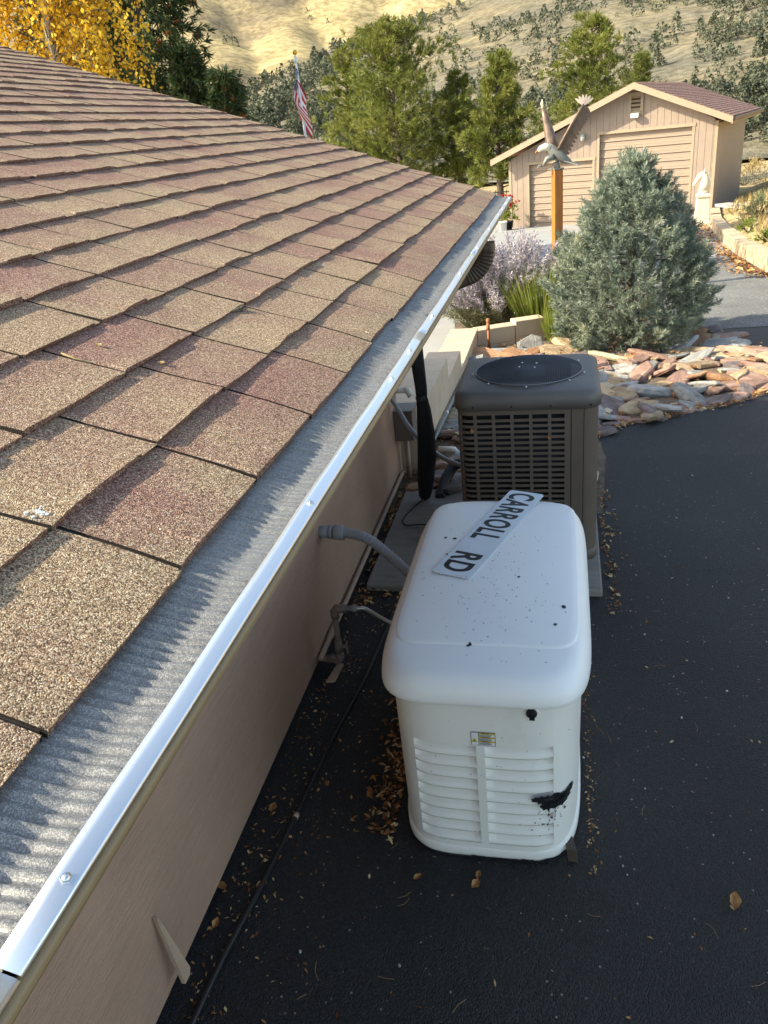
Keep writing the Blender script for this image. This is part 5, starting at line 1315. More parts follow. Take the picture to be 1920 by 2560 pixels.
def hill(name, fz, r0, r1, nr, mt):
    az = np.radians(np.linspace(-70, 60, 330)); rs = np.linspace(r0, r1, nr); A, R2 = np.meshgrid(az, rs)
    Z = fz(A, R2); V = np.stack([R2*np.sin(A), R2*np.cos(A), Z], -1).reshape(-1, 3)
    idx = np.arange(V.shape[0]).reshape(nr, len(az)); F = np.stack([idx[:-1, :-1], idx[:-1, 1:], idx[1:, 1:], idx[1:, :-1]], -1).reshape(-1, 4)
    me = np_mesh(name, V, F); me.polygons.foreach_set('use_smooth', [True]*len(F)); o = link_mesh(name, me, mt); o['kind'] = 'structure'; return o
def hill_mat(name, stops, patch, sc, p0, p1):
    mt, t, b = new_mat(name)
    n = noise(t, sc, 8, 0.7); r = ramp(t, stops); t.links.new(n.outputs['Fac'], r.inputs[0])
    n2 = noise(t, sc*0.28, 6, 0.65); r2 = ramp(t, [(p0, (0, 0, 0)), (p1, (1, 1, 1))]); t.links.new(n2.outputs['Fac'], r2.inputs[0])
    out = mixc(t, r.outputs[0], patch, r2.outputs[0])
    n3 = noise(t, sc*7, 4, 0.7); r3 = ramp(t, [(0.38, (0.55, 0.56, 0.55)), (0.6, (1.15, 1.15, 1.15))]); t.links.new(n3.outputs['Fac'], r3.inputs[0])
    t.links.new(mixc(t, out, r3.outputs[0], 0.8, 'MULTIPLY'), b.inputs['Base Color']); b.inputs['Roughness'].default_value = 1.0; b.inputs['Specular IOR Level'].default_value = 0.0
    bump(t, b, n3.outputs['Fac'], 0.6, 1.0); return mt
M_hillB = hill_mat('sagebrush_hillside', [(0.3, (0.14, 0.125, 0.09)), (0.5, (0.22, 0.185, 0.125)), (0.7, (0.34, 0.275, 0.16))], (0.165, 0.15, 0.115), 0.05, 0.42, 0.60)
M_hillA = hill_mat('golden_grass_hill', [(0.3, (0.26, 0.20, 0.115)), (0.5, (0.42, 0.325, 0.17)), (0.7, (0.54, 0.43, 0.235))], (0.22, 0.175, 0.115), 0.022, 0.46, 0.60)
hill('near_hillside', hillB_z, 96, 520, 110, M_hillB)
hill('golden_hill', hillA_z, 420, 1300, 110, M_hillA)
# junipers
M_jun = leaf_mat('juniper_foliage', [(0.0, (0.055, 0.064, 0.04)), (0.5, (0.105, 0.115, 0.075)), (1.0, (0.17, 0.175, 0.115))], 0.15, 0.3, 0.7, 0.9)
def jun_mesh(seed, conic, ntri=420):
    g = np.random.default_rng(seed); n = ntri
    t = g.random(n); a = g.random(n)*2*np.pi; prof_ = (1-t)**0.75*np.clip(t*8+0.5, 0, 1) if conic else np.sqrt(np.clip(1-(t*1.9-0.85)**2/1.15, 0.03, 1))
    rr = 0.42*prof_*(0.55+0.45*np.sqrt(g.random(n)))*(1+0.25*np.sin(3*a+seed))
    C = np.stack([rr*np.cos(a), rr*np.sin(a), 0.02+0.95*t], 1); s_ = (0.055 if n > 200 else 0.10)*(0.7+0.6*g.random((n, 1)))
    d1 = g.normal(size=(n, 3)); d1 /= np.linalg.norm(d1, axis=1, keepdims=True); d2 = g.normal(size=(n, 3)); d2 = np.cross(d1, d2); d2 /= np.linalg.norm(d2, axis=1, keepdims=True)
    V = np.stack([C-d1*s_-d2*s_*0.6, C+d1*s_-d2*s_*0.6, C+d2*s_*0.9], 1).reshape(-1, 3)
    return V, np.arange(n*3).reshape(-1, 3)
JV = [jun_mesh(k, k % 2 == 0) for k in range(6)]
JM = []
for V, F in JV: me = np_mesh('juniper', V, F); me.materials.append(M_jun); JM.append(me)
spots = []
def proj_px(P):
    v = Vector(P)-O; f_ = v.dot(FW)
    if f_ <= 0: return None
    return 960+v.dot(cam_right)/f_*FPX, 1280+v.dot(cam_down)/f_*FPX
def add_spot(az, r, h, A=False):
    z = float((hillA_z if A else hillB_z)(np.array(az), np.array(r))); p = (r*math.sin(az), r*math.cos(az), z-0.1*h); q = proj_px(p)
    if q is None or not (-60 < q[0] < 1980 and -60 < q[1] < 620): return
    spots.append((h/r, p, h))
for k in range(8200):                                   # scattered over the near hillside
    az = math.radians(rng.uniform(-26, 16)); r = math.sqrt(rng.uniform(105**2, 440**2))
    x, y = r*math.sin(az), r*math.cos(az); dens = 0.30 + 0.55*float(vnoise(np.array(x/24), np.array(y/30), 5)) + 0.35*(r < 190) - 0.05*(az < -0.1)
    if rng.random() < dens*0.95: add_spot(az, r, rng.choice((1.1, 1.6, 2.2, 2.8, 3.4, 4.0))*rng.uniform(0.85, 1.15))
for k in range(560):                                    # dense grove low on the left shoulder
    az = math.radians(rng.uniform(-25.5, -10)); r = rng.uniform(260, 436)
    e1 = -14 - 9*((r-260)/180)
    if math.degrees(az) < -13.5 + 4*math.sin(r/30): add_spot(az, r, rng.uniform(4.0, 6.5))
for k in range(150):                                    # grove behind the garage at right
    az = math.radians(rng.uniform(7.5, 14)); r = rng.uniform(112, 260); add_spot(az, r, rng.uniform(1.6, 3.2))
for k in range(60): add_spot(math.radians(rng.uniform(-30, -4)), rng.uniform(560, 1200), rng.uniform(4, 8), True)
spots.sort(reverse=True)
for _, p, h in spots[:300]:
    o = bpy.data.objects.new('juniper_tree', rng.choice(JM)); col.objects.link(o); o.location = p; o.scale = (h*rng.uniform(0.85, 1.25), h*rng.uniform(0.85, 1.25), h); o.rotation_euler = (0, 0, rng.uniform(0, 6.28))
    az_ = math.degrees(math.atan2(p[0], p[1])); rr__ = math.hypot(p[0], p[1])
    zn = 'in the dense grove behind the flagpole' if az_ < -13 else 'in the thicket beyond the garage roof' if az_ > 6 and rr__ < 210 else 'low on the dry slope behind the pines' if rr__ < 230 else 'high on the sagebrush slope'
    lab_ = '%s dark green juniper %s' % ('tall' if h > 3.6 else 'small', zn); tag(o, lab_, 'tree', lab_ + ' group')
VV, FF = [], []; nb = 0
small = [jun_mesh(30+k, k % 2 == 0, 60) for k in range(5)]
for _, p, h in spots[300:]:
    V, F = rng.choice(small); a = rng.uniform(0, 6.28); c_, s_ = math.cos(a), math.sin(a); W_ = V*np.array([h*1.1, h*1.1, h]); X = W_[:, 0]*c_-W_[:, 1]*s_; Y = W_[:, 0]*s_+W_[:, 1]*c_
    VV.append(np.stack([X+p[0], Y+p[1], W_[:, 2]+p[2]], 1)); FF.append(F+nb); nb += len(V)
if VV:
    o = link_mesh('juniper_woodland', np_mesh('juniper_woodland', np.concatenate(VV), np.concatenate(FF)), M_jun); tag(o, 'small junipers covering the far hillside', 'woodland', kind='stuff')

# ------------------------------------------------------------------ PINES
def pine(x, y, top, rad, label, seed, zb=None, lean=0.0, dens=1.0, low=0.12):
    r_ = random.Random(seed); zb = terrain(x, y) if zb is None else zb; H_ = top-zb
    t_ = thing('pine_tree', label, 'tree', (x, y, zb), group=None)
    tr = [Vector((x+lean*q*H_*0.1+0.08*math.sin(3*q+seed), y, zb-0.1+q*(H_-0.25))) for q in np.linspace(0, 1, 9)]
    MB().tube(tr, [0.17*(1-q*0.9) for q in np.linspace(0, 1, 9)], 10).build('trunk', M_bark, t_)
    C, D = [], []; br = MB(); nb_ = int(58*dens)
    for k in range(nb_):
        q = low + (0.97-low)*((k+r_.random())/nb_); base = tr[0].lerp(tr[-1], q); a = k*2.4 + r_.uniform(-0.5, 0.5)
        L = rad*(1.02-q)**0.62*(0.35+0.85*r_.random()**1.3)*min(1, (q+0.12)*2.6); 
        if q > 0.8: L = max(L, 0.35)
        up = 0.15+0.75*q+r_.uniform(-0.1, 0.2)
        pts = [base]; d = Vector((math.cos(a), math.sin(a), up*0.55)).normalized()
        for j in range(1, 6): pts.append(pts[-1] + (d + Vector((0, 0, 0.10*j*up))).normalized()*(L/5))
        br.tube(pts, [0.035*(1-q*0.6), 0.028, 0.022, 0.016, 0.010, 0.005], 5, False)
        for j in range(int((7+L*11)*1.0)):
            f = 0.30+0.72*math.sqrt(r_.random()); i0 = min(4, int(f*5)); p = pts[i0].lerp(pts[i0+1], min(1.15, f*5-i0))
            sp_ = 0.24*L*(1.2-f*0.5); p = p + Vector((r_.gauss(0, sp_), r_.gauss(0, sp_), r_.gauss(0, sp_*0.45)+0.03))
            dd_ = (d + Vector((r_.gauss(0, 0.5), r_.gauss(0, 0.5), 0.45+r_.gauss(0, 0.3)))).normalized(); C.append(p); D.append(dd_)
    Vn, Fn = tufts(C, D, 26, 0.24, 0.026, 0.55, 0.16); part_np('crown', Vn, Fn, M_pine, t_); br.build('branches', M_bark, t_); return t_
pine(-7.3, 38, 6.6, 4.3, 'broad tall pine behind the roof beside the flag', 1, dens=1.5, low=0.1)
pine(-10.0, 41, 6.2, 2.2, 'narrow pointed pine between the flagpole and the broad pine', 2, low=0.1)
pine(-2.45, 34, 4.75, 2.1, 'slender pine with bare lower trunk beside the garage eave', 3, low=0.2)
pine(-4.6, 39, 4.6, 2.0, 'darker pine filling the gap between the tall pines', 4)
pine(1.25, 45, 6.55, 3.6, 'bright green pine rising behind the garage roof', 5, dens=1.4)
pine(3.9, 48, 4.9, 1.9, 'small pine leaning out beyond the garage ridge', 6)

# ------------------------------------------------------------------ TREES LEFT, BEYOND THE ROOF
def leaves(C, size, mt, name, parent, n_each=1, droop=0.3, asp=0.7):
    C = np.asarray(C, float); n = len(C); d = nrg.normal(size=(n, 3)); d[:, 2] -= droop; d /= np.linalg.norm(d, axis=1, keepdims=True)
    s_ = np.cross(d, nrg.normal(size=(n, 3))); s_ /= np.linalg.norm(s_, axis=1, keepdims=True); L = size*(0.7+0.6*nrg.random((n, 1)))
    V = np.stack([C, C+d*L*0.5-s_*L*asp*0.5, C+d*L, C+d*L*0.5+s_*L*asp*0.5], 1).reshape(-1, 3); return part_np(name, V, np.arange(n*4).reshape(-1, 4), mt, parent)
M_evg = leaf_mat('dark_evergreen', [(0.0, (0.02, 0.034, 0.013)), (0.5, (0.05, 0.078, 0.027)), (1.0, (0.12, 0.15, 0.055))], 0.2, 1.2, 0.6)
M_org = leaf_mat('orange_seed_clusters', [(0.0, (0.26, 0.08, 0.03)), (1.0, (0.52, 0.20, 0.08))], 0.2, 2, 0.8)
M_yel = leaf_mat('golden_birch_leaves', [(0.0, (0.42, 0.20, 0.01)), (0.5, (0.70, 0.42, 0.03)), (1.0, (0.82, 0.60, 0.10))], 0.45, 1.5, 0.8)
def evergreen(x, y, zb, top, rx, label, seed, n=2600, orange=330):
    r_ = random.Random(seed); t_ = thing('evergreen_tree', label, 'tree', (x, y, zb)); H_ = top-zb
    MB().tube([(x, y, zb), (x, y, top-0.4)], [0.16, 0.03], 8).build('trunk', M_bark, t_)
    C, D, OC, OD = [], [], [], []; br = MB()
    while len(C) < n:
        t = r_.random(); a = r_.uniform(0, 6.283); R_ = rx*(1-0.35*t)*math.sin(math.pi*min(1, 0.22+0.78*t*0.9))**0.35*(1+0.22*math.sin(4*a+t*11+seed)+0.18*math.sin(7*a-t*17)); 
        f = 0.35+0.65*math.sqrt(r_.random()); C.append((x+R_*f*math.cos(a), y+R_*f*math.sin(a), zb+t*H_)); D.append((math.cos(a), math.sin(a), -0.25+r_.gauss(0, 0.4)))
        if r_.random() < orange/n and f > 0.7: OC.append(C[-1]); OD.append(D[-1])
    for k in range(70):
        t = r_.random(); a = r_.uniform(0, 6.283); br.tube([(x, y, zb+t*H_), (x+rx*0.7*math.cos(a), y+rx*0.7*math.sin(a), zb+t*H_+0.1)], [0.03, 0.006], 4, False)
    Vn, Fn = tufts(C, D, 16, 0.17, 0.03, 0.6, 0.12); part_np('crown', Vn, Fn, M_evg, t_); br.build('branches', M_bark, t_)
    if OC: Vn, Fn = tufts(OC, OD, 26, 0.085, 0.03, 1.0, 0.08); part_np('seed_clusters', Vn, Fn, M_org, t_, 'stuff')
evergreen(ony(345, 60, 16.5).x, 16.5, -0.5, 8.2, 1.32, 'tall dark evergreen with orange seed clusters behind the yellow birch', 11, 3400, 420)
evergreen(ony(478, 230, 16.0).x, 16.0, -0.5, ony(478, 125, 16.0).z, 0.50, 'low dark evergreen shrub at the foot of the tall evergreen', 12, 1100, 60)
evergreen(ony(566, 250, 15.5).x, 15.5, -0.5, ony(566, 175, 15.5).z, 0.47, 'rounded bush with orange clusters just above the roof edge', 13, 900, 150)
evergreen(ony(190, 40, 17.5).x, 17.5, -0.5, 8.5, 1.6, 'dark evergreen mostly hidden behind the yellow birch', 14, 2200, 60)
BX, BY = ony(105, 60, 13.2).x, 13.2
by = thing('birch_tree', 'weeping birch with golden autumn leaves behind the roof', 'tree', (BX, BY, -0.4))
MB().tube([(BX, BY, -0.4), (BX+0.05, BY, 3.0), (BX+0.1, BY+0.05, 6.4)], [0.11, 0.08, 0.03], 8).build('trunk', mat('birch_bark', (0.5, 0.46, 0.4), 0.8, var=0.3, vs_=20), by)
LC = []; br = MB()
for k in range(190):
    a = rng.uniform(0, 6.283); r0 = rng.uniform(0.4, 1.75); z0 = rng.uniform(3.4, 6.6); s0 = Vector((BX+0.05, BY, min(z0, 6.0))); e_ = Vector((BX+0.05+r0*math.cos(a), BY+r0*math.sin(a)*0.9, z0+0.1)); Ld = rng.uniform(0.7, 1.9)
    pts = spline([s0, s0.lerp(e_, 0.6)+Vector((0, 0, 0.3)), e_, e_+Vector((0.05*math.cos(a), 0.05*math.sin(a), -Ld*0.5)), e_+Vector((0.03, 0, -Ld))], 5); br.tube(pts, [0.009-0.0003*i for i in range(len(pts))], 4, False)
    for p in pts[5:]:
        for j in range(6): LC.append(p+Vector((rng.gauss(0, 0.055), rng.gauss(0, 0.055), rng.gauss(0, 0.06))))
leaves(LC, 0.066, M_yel, 'leaves', by, droop=0.8, asp=0.8); br.build('branches', M_bark, by)

# ------------------------------------------------------------------ FLAG
M_polew = mat('white_pole', (0.75, 0.75, 0.74), 0.4, var=0.03); M_gold = mat('gold_ball', (0.75, 0.42, 0.05), 0.3, metal=0.6)
FY = 19.0; ftop = ony(737, 131, FY); fbx = ony(762, 345, FY).x
fp = thing('flagpole', 'white flagpole with gold ball beyond the roof', 'flagpole', (ftop.x, FY, -0.7))
MB().tube([(ftop.x, FY, -0.7), (ftop.x, FY, ftop.z-0.05)], [0.045, 0.022], 10).build('pole', M_polew, fp)
MB().loft([[Vector((ftop.x+0.055*math.sin(b)*math.cos(a), FY+0.055*math.sin(b)*math.sin(a), ftop.z-0.055*math.cos(b))) for a in np.linspace(0, 6.283, 12, endpoint=False)] for b in np.linspace(0.15, 3.0, 8)]).build('finial', M_gold, fp)
MB().tube([(ftop.x, FY, ftop.z-0.20), (ftop.x, FY, ftop.z-0.10)], 0.045, 10).build('truck', M_polew, fp)
# limp flag: hoist along the pole, fly gathered and hanging; grid in flag coordinates (s along fly, h along hoist)
def flag_pt(s_, h):
    zt = ftop.z-0.26; hoist = 1.05; fly = 1.35
    z = zt - h*hoist*0.62 - s_*fly*0.62*(0.72+0.28*h) ; xo = -0.02 - 0.16*math.sin(min(1, s_*1.6)*math.pi*0.5)*(0.55+0.45*h)*math.cos(s_*2.2) + 0.10*s_*s_ - 0.05*h*(1-s_)
    xo += 0.055*math.sin(h*7.5+s_*3.0); yo = -0.03 - 0.10*math.cos(h*7.5+s_*2.0)*min(1, s_*4)
    return Vector((ftop.x + xo, FY + yo, z))
flg = thing('flag', 'american flag hanging limp from the white pole', 'flag', (ftop.x, FY, ftop.z-0.3))
M_fr = mat('flag_red', (0.50, 0.02, 0.035), 0.8, trans=0.35); M_fw = mat('flag_white', (0.75, 0.74, 0.72), 0.8, var=0.03, trans=0.35); M_fb = mat('flag_blue', (0.02, 0.03, 0.11), 0.8, trans=0.25)
def flag_patch(mb, s0, s1, h0, h1, ns, nh, lift=0.0):
    V = []; F = []
    for i in range(nh+1):
        for j in range(ns+1): V.append(flag_pt(s0+(s1-s0)*j/ns, h0+(h1-h0)*i/nh) + Vector((0, -lift, 0)))
    for i in range(nh):
        for j in range(ns): F.append((i*(ns+1)+j, i*(ns+1)+j+1, (i+1)*(ns+1)+j+1, (i+1)*(ns+1)+j))
    mb.add(V, F, True)
for k in range(13):
    mb = MB(); s0 = 0.40 if k < 7 else 0.0; flag_patch(mb, s0, 1.0, k/13, (k+1)/13, 16, 3); mb.build('stripe', M_fr if k % 2 == 0 else M_fw, flg)
mb = MB(); flag_patch(mb, 0.0, 0.40, 0.0, 7/13, 10, 14); cant = mb.build('canton', M_fb, flg)
mb = MB()
for i in range(9):
    for j in range(6 if i % 2 == 0 else 5):
        s_ = (0.04+0.064*j+(0.032 if i % 2 else 0)); h = (0.03+0.06*i)*0.92
        c = flag_pt(s_, h)+Vector((0, -0.006, 0)); V = [c + Vector((0.018*(1 if q % 2 == 0 else 0.42)*math.sin(q*math.pi/5), 0, 0.018*(1 if q % 2 == 0 else 0.42)*math.cos(q*math.pi/5))) for q in range(10)]; mb.add(V, [tuple(range(10))])
so = mb.build('stars', M_fw, cant); so['kind'] = 'stuff'

# ------------------------------------------------------------------ SMALL THINGS NEAR THE GARAGE
M_iron = mat('black_iron', (0.015, 0.015, 0.016), 0.5)
ifn = thing('iron_fence', 'black iron rail fence running behind the garage corner', 'fence', (-4, 33, -1.3))
for w_ in (0.35, 1.05): MB().bar((-9, 32.9, -1.25+w_), (-1.9, 31.8, -1.25+w_), 0.04, 0.04).build('rail', M_iron, ifn)
for k in range(36):
    q = k/35; x, y = -9+7.1*q, 32.9-1.1*q; MB().bar((x, y, -1.25), (x, y, -0.12), 0.025 if k % 6 else 0.07, 0.025 if k % 6 else 0.07, (0, 1, 0)).build('picket' if k % 6 else 'post', M_iron, ifn)
bp = onz(1258, 582, -1.2)
bk = thing('white_bucket', 'white plastic bucket standing at the garage wall', 'bucket', tuple(bp))
MB().loft([[bp+Vector((r_*math.cos(a), r_*math.sin(a), z)) for a in np.linspace(0, 6.283, 16, endpoint=False)] for r_, z in ((0.11, 0.0), (0.135, 0.33), (0.145, 0.33), (0.145, 0.36), (0.125, 0.36), (0.115, 0.05))], True, True).build('pail', M_polew, bk)
MB().tube([bp+Vector((0.14*math.cos(a), 0.02, 0.34-0.12*math.sin(a))) for a in np.linspace(0, 3.14, 9)], 0.006, 5).build('handle', M_screw, bk)
rp_ = onz(1272, 578, -1.2)
rf = thing('red_flower_pot', 'potted plant with red flowers beside the white bucket', 'plant', tuple(rp_))
MB().loft([[rp_+Vector((r_*math.cos(a), r_*math.sin(a), z)) for a in np.linspace(0, 6.283, 14, endpoint=False)] for r_, z in ((0.10, 0.0), (0.15, 0.28), (0.165, 0.28), (0.165, 0.33), (0.14, 0.33))]).build('pot', M_iron, rf)
Vn, Fn = tufts([(rp_.x+rng.gauss(0, 0.13), rp_.y+rng.gauss(0, 0.1), rp_.z+rng.uniform(0.35, 0.85)) for k in range(60)], [(0, 0, 1)]*60, 8, 0.14, 0.03, 0.8); part_np('foliage', Vn, Fn, M_grn, rf)
Vn, Fn = tufts([(rp_.x+rng.gauss(0.0, 0.12), rp_.y-0.08+rng.gauss(0, 0.08), rp_.z+rng.uniform(0.75, 1.15)) for k in range(40)], [(0, -0.5, 1)]*40, 10, 0.08, 0.045, 1.0); part_np('flowers', Vn, Fn, mat('red_petals', (0.5, 0.02, 0.03), 0.6), rf)

# ------------------------------------------------------------------ RIGHT HILLSIDE PLANTS
M_dgrass = leaf_mat('dry_grass_blades', [(0.0, (0.30, 0.20, 0.08)), (0.5, (0.50, 0.38, 0.17)), (1.0, (0.66, 0.54, 0.30))], 0.35, 1.0, 0.8)
M_sbrush = leaf_mat('sagebrush_leaves', [(0.0, (0.12, 0.13, 0.095)), (0.5, (0.24, 0.245, 0.185)), (1.0, (0.36, 0.35, 0.26))], 0.2, 1.5, 0.7)
M_rabbit = leaf_mat('rabbitbrush', [(0.0, (0.14, 0.17, 0.09)), (0.6, (0.28, 0.31, 0.17)), (1.0, (0.55, 0.36, 0.06))], 0.25, 3, 0.6)
C, D = [], []
for k in range(5200):
    y = rng.uniform(11, 62); x = rng.uniform(wall_x(min(y, 27))+0.4, wall_x(min(y, 27))+3+0.42*y) if y < 28 else rng.uniform(4.8+(y-27.5)*0.3, 4+0.5*y)
    if y > 26.5 and x < 4.9+(y-26.5)*0.31: continue
    C.append((x, y, terrain(x, y))); D.append((rng.gauss(0, 0.3), rng.gauss(0, 0.3), 1))
Vn, Fn = tufts(C, D, 9, 0.26, 0.022, 0.35); gobj = link_mesh('dry_grass', np_mesh('dry_grass', Vn, Fn), M_dgrass); tag(gobj, 'dry golden grass covering the slope beside the garage', 'grass', kind='stuff')
def shrub(px, py, label, mt, h, w_, y=None, name='sagebrush', n=130, group=None):
    p = ong(px, py) if y is None else ony(px, py, y); z = terrain(p.x, p.y); o = thing(name, label, 'shrub', (p.x, p.y, z), group=group); C, D = [], []
    for k in range(n):
        a = rng.uniform(0, 6.283); e_ = rng.uniform(0.1, 1.5); rr = rng.uniform(0.45, 1.0); d = Vector((math.cos(a)*math.cos(e_)*w_, math.sin(a)*math.cos(e_)*w_, math.sin(e_)*h)); C.append(Vector((p.x, p.y, z))+d*rr); D.append(d.normalized())
    Vn, Fn = tufts(C, D, 14, 0.12*max(h, 0.5), 0.022*max(h, 0.6), 0.6, 0.1); part_np('foliage', Vn, Fn, mt, o)
    mb = MB()
    for k in range(14):
        a = rng.uniform(0, 6.283); mb.tube([(p.x, p.y, z-0.03), (p.x+w_*0.6*math.cos(a), p.y+w_*0.6*math.sin(a), z+h*0.6)], [0.014, 0.005], 4, False)
    mb.build('stems', M_bark, o); return o
shrub(1895, 545, 'grey-green rabbitbrush with orange flower tips above the block wall', M_rabbit, 0.55, 0.5, 21)
shrub(1870, 590, 'small bright green weed tuft behind the block wall', M_grn, 0.25, 0.3, 18.5, 'weed', 60)
shrub(1912, 615, 'second small green weed at the block wall cap', M_grn, 0.18, 0.25, 16.5, 'weed', 50)
shrub(1890, 335, 'round tan bush high on the slope beyond the garage', M_dgrass, 0.9, 0.9, 52, 'dry_bush', 150)
shrub(1865, 400, 'grey sagebrush on the slope just past the garage wall', M_sbrush, 0.6, 0.9, 44, 'sagebrush', 130)
shrub(1915, 398, 'grey sagebrush at the crest beside the dry grass', M_sbrush, 0.6, 0.9, 45, 'sagebrush', 130)

# ------------------------------------------------------------------ FALLEN LEAVES AND LITTER
M_leaf = leaf_mat('fallen_leaves', [(0.0, (0.16, 0.055, 0.018)), (0.45, (0.36, 0.15, 0.05)), (0.8, (0.52, 0.30, 0.12)), (1.0, (0.62, 0.46, 0.24))], 0.15, 40, 1.2)
def curled_leaf(L, W_, seed):
    r_ = random.Random(seed); V = []; F = []
    for i, u in enumerate(np.linspace(0, 1, 7)):
        wv = W_*math.sin(math.pi*min(1, u*0.96+0.03))**0.8
        for j, q in enumerate((-1, -0.5, 0, 0.5, 1)): V.append((u*L-L/2, q*wv/2*(1+0.15*math.sin(i*2+j+seed)), 0.10*W_+0.30*W_*q*q+0.22*L*(u-0.5)**2*(1 if seed % 2 else -0.3)+0.04*W_*math.sin(i*3+j*2+seed)))
    for i in range(6):
        for j in range(4): F.append((i*5+j, i*5+j+1, (i+1)*5+j+1, (i+1)*5+j))
    return V, F
big = [((1836, 2258), 0.055, 'curled brown leaf alone on the open asphalt', 'a'), ((683, 2023), 0.045, 'orange-brown leaf near the cable by the wall', 'b'), ((1187, 2215), 0.042, 'pointed tan leaf in front of the generator foot', 'c'), ((1197, 2190), 0.03, 'small orange leaf touching the pointed tan leaf', 'd'), ((556, 2222), 0.045, 'orange leaf at the foot of the siding', 'e'), ((655, 2215), 0.04, 'pale tan curled leaf lying beside the black cable', 'f'), ((1045, 2195), 0.03, 'small rust leaf near the tarred generator foot', 'g'), ((540, 2310), 0.035, 'dark red leaf scrap near the wall', 'h'), ((820, 1962), 0.03, 'tan leaf caught on the black cable', 'i')]
for k, ((px, py), L, lab_, _) in enumerate(big):
    p = onz(px, py, 0.005); V, F = curled_leaf(L, L*0.62, k+1); o = MB().add(V, F, True).build('fallen_leaf', M_leaf, None, local=True); o.location = (p.x, p.y, 0.008); o.rotation_euler = (rng.uniform(-0.3, 0.3), rng.uniform(-0.3, 0.3), rng.uniform(0, 6.28)); tag(o, lab_, 'leaf')
for (px, py, yy_), L, lab_ in (((1176, 1078, AY0-0.012), 0.035, 'orange leaf stuck in the condenser slots'), ((1368, 1094, AY0-0.012), 0.03, 'dull brown leaf in the condenser slots near the service panel')):
    p = ony(px, py, yy_); V, F = curled_leaf(L, L*0.7, 5); o = MB().add(V, F, True).build('fallen_leaf', M_leaf, None, local=True); o.location = p; o.rotation_euler = (1.3, 0.3, 1.2); tag(o, lab_, 'leaf')
C = []
def scatter(n, fx, s0, s1):
    for k in range(n):
        q = fx()
        if q: C.append((q[0], q[1], q[2] if len(q) > 2 else 0.006, rng.uniform(s0, s1)))
def near_wall(): return (WALLX+0.02+abs(rng.gauss(0, 0.16)), rng.uniform(0.9, 3.45))
def drift(): x = WALLX+0.03+abs(rng.gauss(0, 0.12)); y = rng.uniform(3.3, 5.4); return (x, y, 0.012 if y < 4.7 and x > -1.03 else 0.006)
def gen_left(): return (GX-0.33-abs(rng.gauss(0, 0.07)), rng.uniform(1.85, 3.2))
def gen_right(): return (GX+0.325+abs(rng.gauss(0, 0.022)), rng.uniform(1.8, 3.2))
def open_(): return (rng.uniform(-1.05, 1.2), rng.uniform(0.7, 4.5))
def ac_right(): return (AX1+0.045+abs(rng.gauss(0, 0.04)), rng.uniform(3.3, 4.8))
def bededge():
    i = rng.randrange(5); a, b = bed_edge[i], bed_edge[i+1]; t = rng.random(); return (a[0]+(b[0]-a[0])*t+rng.gauss(0, 0.02), a[1]+(b[1]-a[1])*t+rng.gauss(0.02, 0.04), 0.01+ground_z(0, a[1]))
def bedin():
    x = rng.uniform(-0.9, 2.2); y = rng.uniform(5.2, 9.5); return (x, y, ground_z(x, y)+rng.uniform(0.01, 0.07)) if in_poly(x, y, bed_poly) else None
def wallbed(): y = rng.uniform(5.0, 9); return (-0.93+abs(rng.gauss(0, 0.07)), y, ground_z(0, y)+0.015)
scatter(620, near_wall, 0.003, 0.010); scatter(520, drift, 0.009, 0.024); scatter(560, gen_left, 0.007, 0.019); scatter(190, gen_right, 0.003, 0.009); scatter(260, open_, 0.003, 0.010); scatter(130, ac_right, 0.005, 0.02); scatter(260, bededge, 0.01, 0.028); scatter(500, bedin, 0.015, 0.04); scatter(220, wallbed, 0.015, 0.04)
def lit_mesh(C, name, label):
    C = np.array(C); n = len(C); yaw = nrg.random(n)*6.283; til = nrg.normal(0, 0.35, (n, 2)); s_ = C[:, 3]; asp = 0.35+0.4*nrg.random(n)
    ax = np.stack([np.cos(yaw), np.sin(yaw), til[:, 0]], 1)*s_[:, None]; bx_ = np.stack([-np.sin(yaw), np.cos(yaw), til[:, 1]], 1)*(s_*asp)[:, None]; P = C[:, :3].copy(); P[:, 2] += s_*0.25
    cup = np.zeros((n, 3)); cup[:, 2] = s_*0.22
    V = np.stack([P-ax, P-bx_*0.8-ax*0.2+cup, P+ax*1.0, P+bx_*0.8+ax*0.1+cup, P], 1).reshape(-1, 3); i0 = np.arange(n)*5
    F = np.concatenate([np.stack([i0, i0+1, i0+4], 1), np.stack([i0+1, i0+2, i0+4], 1), np.stack([i0+2, i0+3, i0+4], 1), np.stack([i0+3, i0, i0+4], 1)])
    o = link_mesh(name, np_mesh(name, V, F), M_leaf); tag(o, label, 'leaves', kind='stuff'); return o
lit_mesh(C, 'leaf_litter', 'small dry leaf litter scattered on the asphalt and along the wall')
C = []
for k in range(1500):
    y = rng.uniform(13.5, 26.3); x = wall_x(y)-0.05-abs(rng.gauss(0, 0.55 if y > 18 else 0.2)); C.append((x, y, ground_z(x, y)+0.01, rng.uniform(0.025, 0.06)))
lit_mesh(C, 'leaf_drift', 'orange leaf drift along the foot of the block wall')
M_needle = mat('dry_needles', (0.34, 0.20, 0.09), 0.7, var=0.2)
mb = MB()
for k in range(46):
    x, y = rng.uniform(-1.0, 1.1), rng.uniform(0.9, 3.4); a = rng.uniform(0, 6.28); L = rng.uniform(0.025, 0.06); b_ = rng.uniform(-0.4, 0.4)
    mb.tube([(x, y, 0.009), (x+L*0.5*math.cos(a), y+L*0.5*math.sin(a), 0.011), (x+L*math.cos(a+b_), y+L*math.sin(a+b_), 0.009)], 0.0007, 4, False)
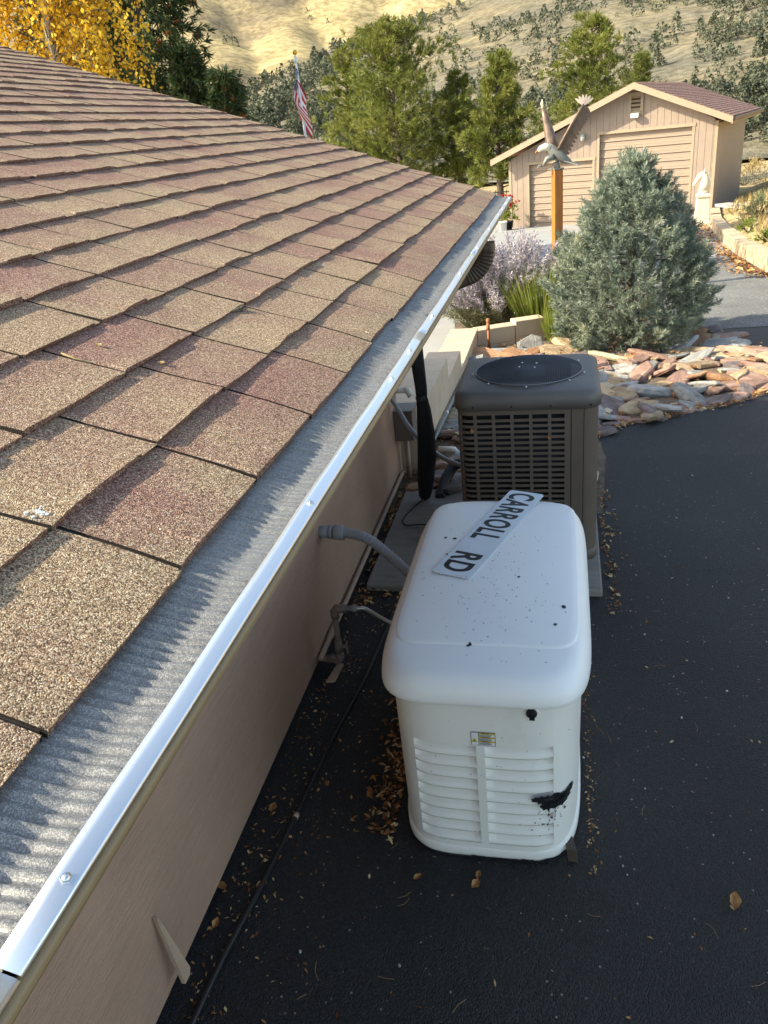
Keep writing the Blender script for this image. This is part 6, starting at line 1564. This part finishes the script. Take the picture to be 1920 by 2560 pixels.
o = mb.build('pine_needles', M_needle, None); tag(o, 'dry pine needles scattered on the asphalt', 'needles', kind='stuff')
peb = MB()
for k in range(170):
    x, y = rng.uniform(-0.9, 1.6), rng.uniform(0.8, 5.2); s_ = rng.choice((0.0015, 0.002, 0.003, 0.0045)); c = Vector((x, y, 0.005)); P = [c+Vector((s_*rng.uniform(0.7, 1.2)*math.cos(t), s_*rng.uniform(0.7, 1.2)*math.sin(t), 0)) for t in np.linspace(0, 6.283, 6, endpoint=False)]; peb.prism(P, (0, 0, 0), (0, 0, s_))
o = peb.build('pebbles', mat('pale_pebbles', (0.42, 0.40, 0.36), 0.8, island=0.35), None); tag(o, 'tiny pale pebbles strewn over the black asphalt', 'pebbles', kind='stuff')
# debris on the roof
M_white_stain = mat('bird_dropping', (0.62, 0.62, 0.58), 0.8, var=0.15, vs_=60)
def roof_px(px, py, h=0.012):
    d = ray(px, py); hit, loc, *_ = scene.ray_cast(bpy.context.evaluated_depsgraph_get(), O, d); return loc + NRM*(h-0.0125)
bpy.context.view_layer.update(); mb = MB()
c = roof_px(110, 1272, 0.0125); crad = (c-Vector((XE, 0, ZE))).dot(NRM)
for k in range(26):
    p = c + Vector((rng.gauss(0, 0.006), rng.gauss(0, 0.012), 0)); p = p + NRM*((Vector((XE, 0, ZE))+NRM*crad-p).dot(NRM)); r_ = rng.uniform(0.0006, 0.0028)
    x_, y_, _ = frame(NRM); P = [p + x_*(r_*rng.uniform(0.6, 1.2)*math.cos(t)) + y_*(r_*rng.uniform(0.6, 1.2)*math.sin(t)) for t in np.linspace(0, 6.283, 8, endpoint=False)]; mb.prism(P, NRM*-0.003, NRM*0.0005)
o = mb.build('bird_dropping', M_white_stain, None, org=tuple(c)); tag(o, 'white bird dropping splat on a shingle above the gutter', 'dropping')
tw = roof_px(596, 778, 0.014); mb = MB(); mb.tube([tw+Vector((-0.012, -0.03, 0.003)), tw, tw+Vector((0.004, 0.02, 0.004))], [0.004, 0.006, 0.003], 6); mb.tube([tw, tw+Vector((0.012, 0.012, 0.008))], [0.004, 0.002], 5); tag(mb.build('twig', M_bark, None, org=tuple(tw)), 'short dark twig bit lying on the shingles', 'twig')
tn = [roof_px(153, 885, 0.014), roof_px(185, 898, 0.014), roof_px(228, 910, 0.014)]; tag(MB().tube(tn, 0.0012, 5).build('dry_grass_stalk', M_dgrass, None, org=tuple(tn[0])), 'pale dry grass stalk lying on a shingle', 'stalk')
for k, (px, py) in enumerate(((247, 867), (403, 912))):
    p = roof_px(px, py, 0.014); V, F = curled_leaf(0.012, 0.009, k); o = MB().add(V, F, True).build('seed_husk', M_dgrass, None, local=True); o.location = p; tag(o, ('pale husk in the middle of a shingle', 'pale husk on a shingle joint')[k], 'husk')
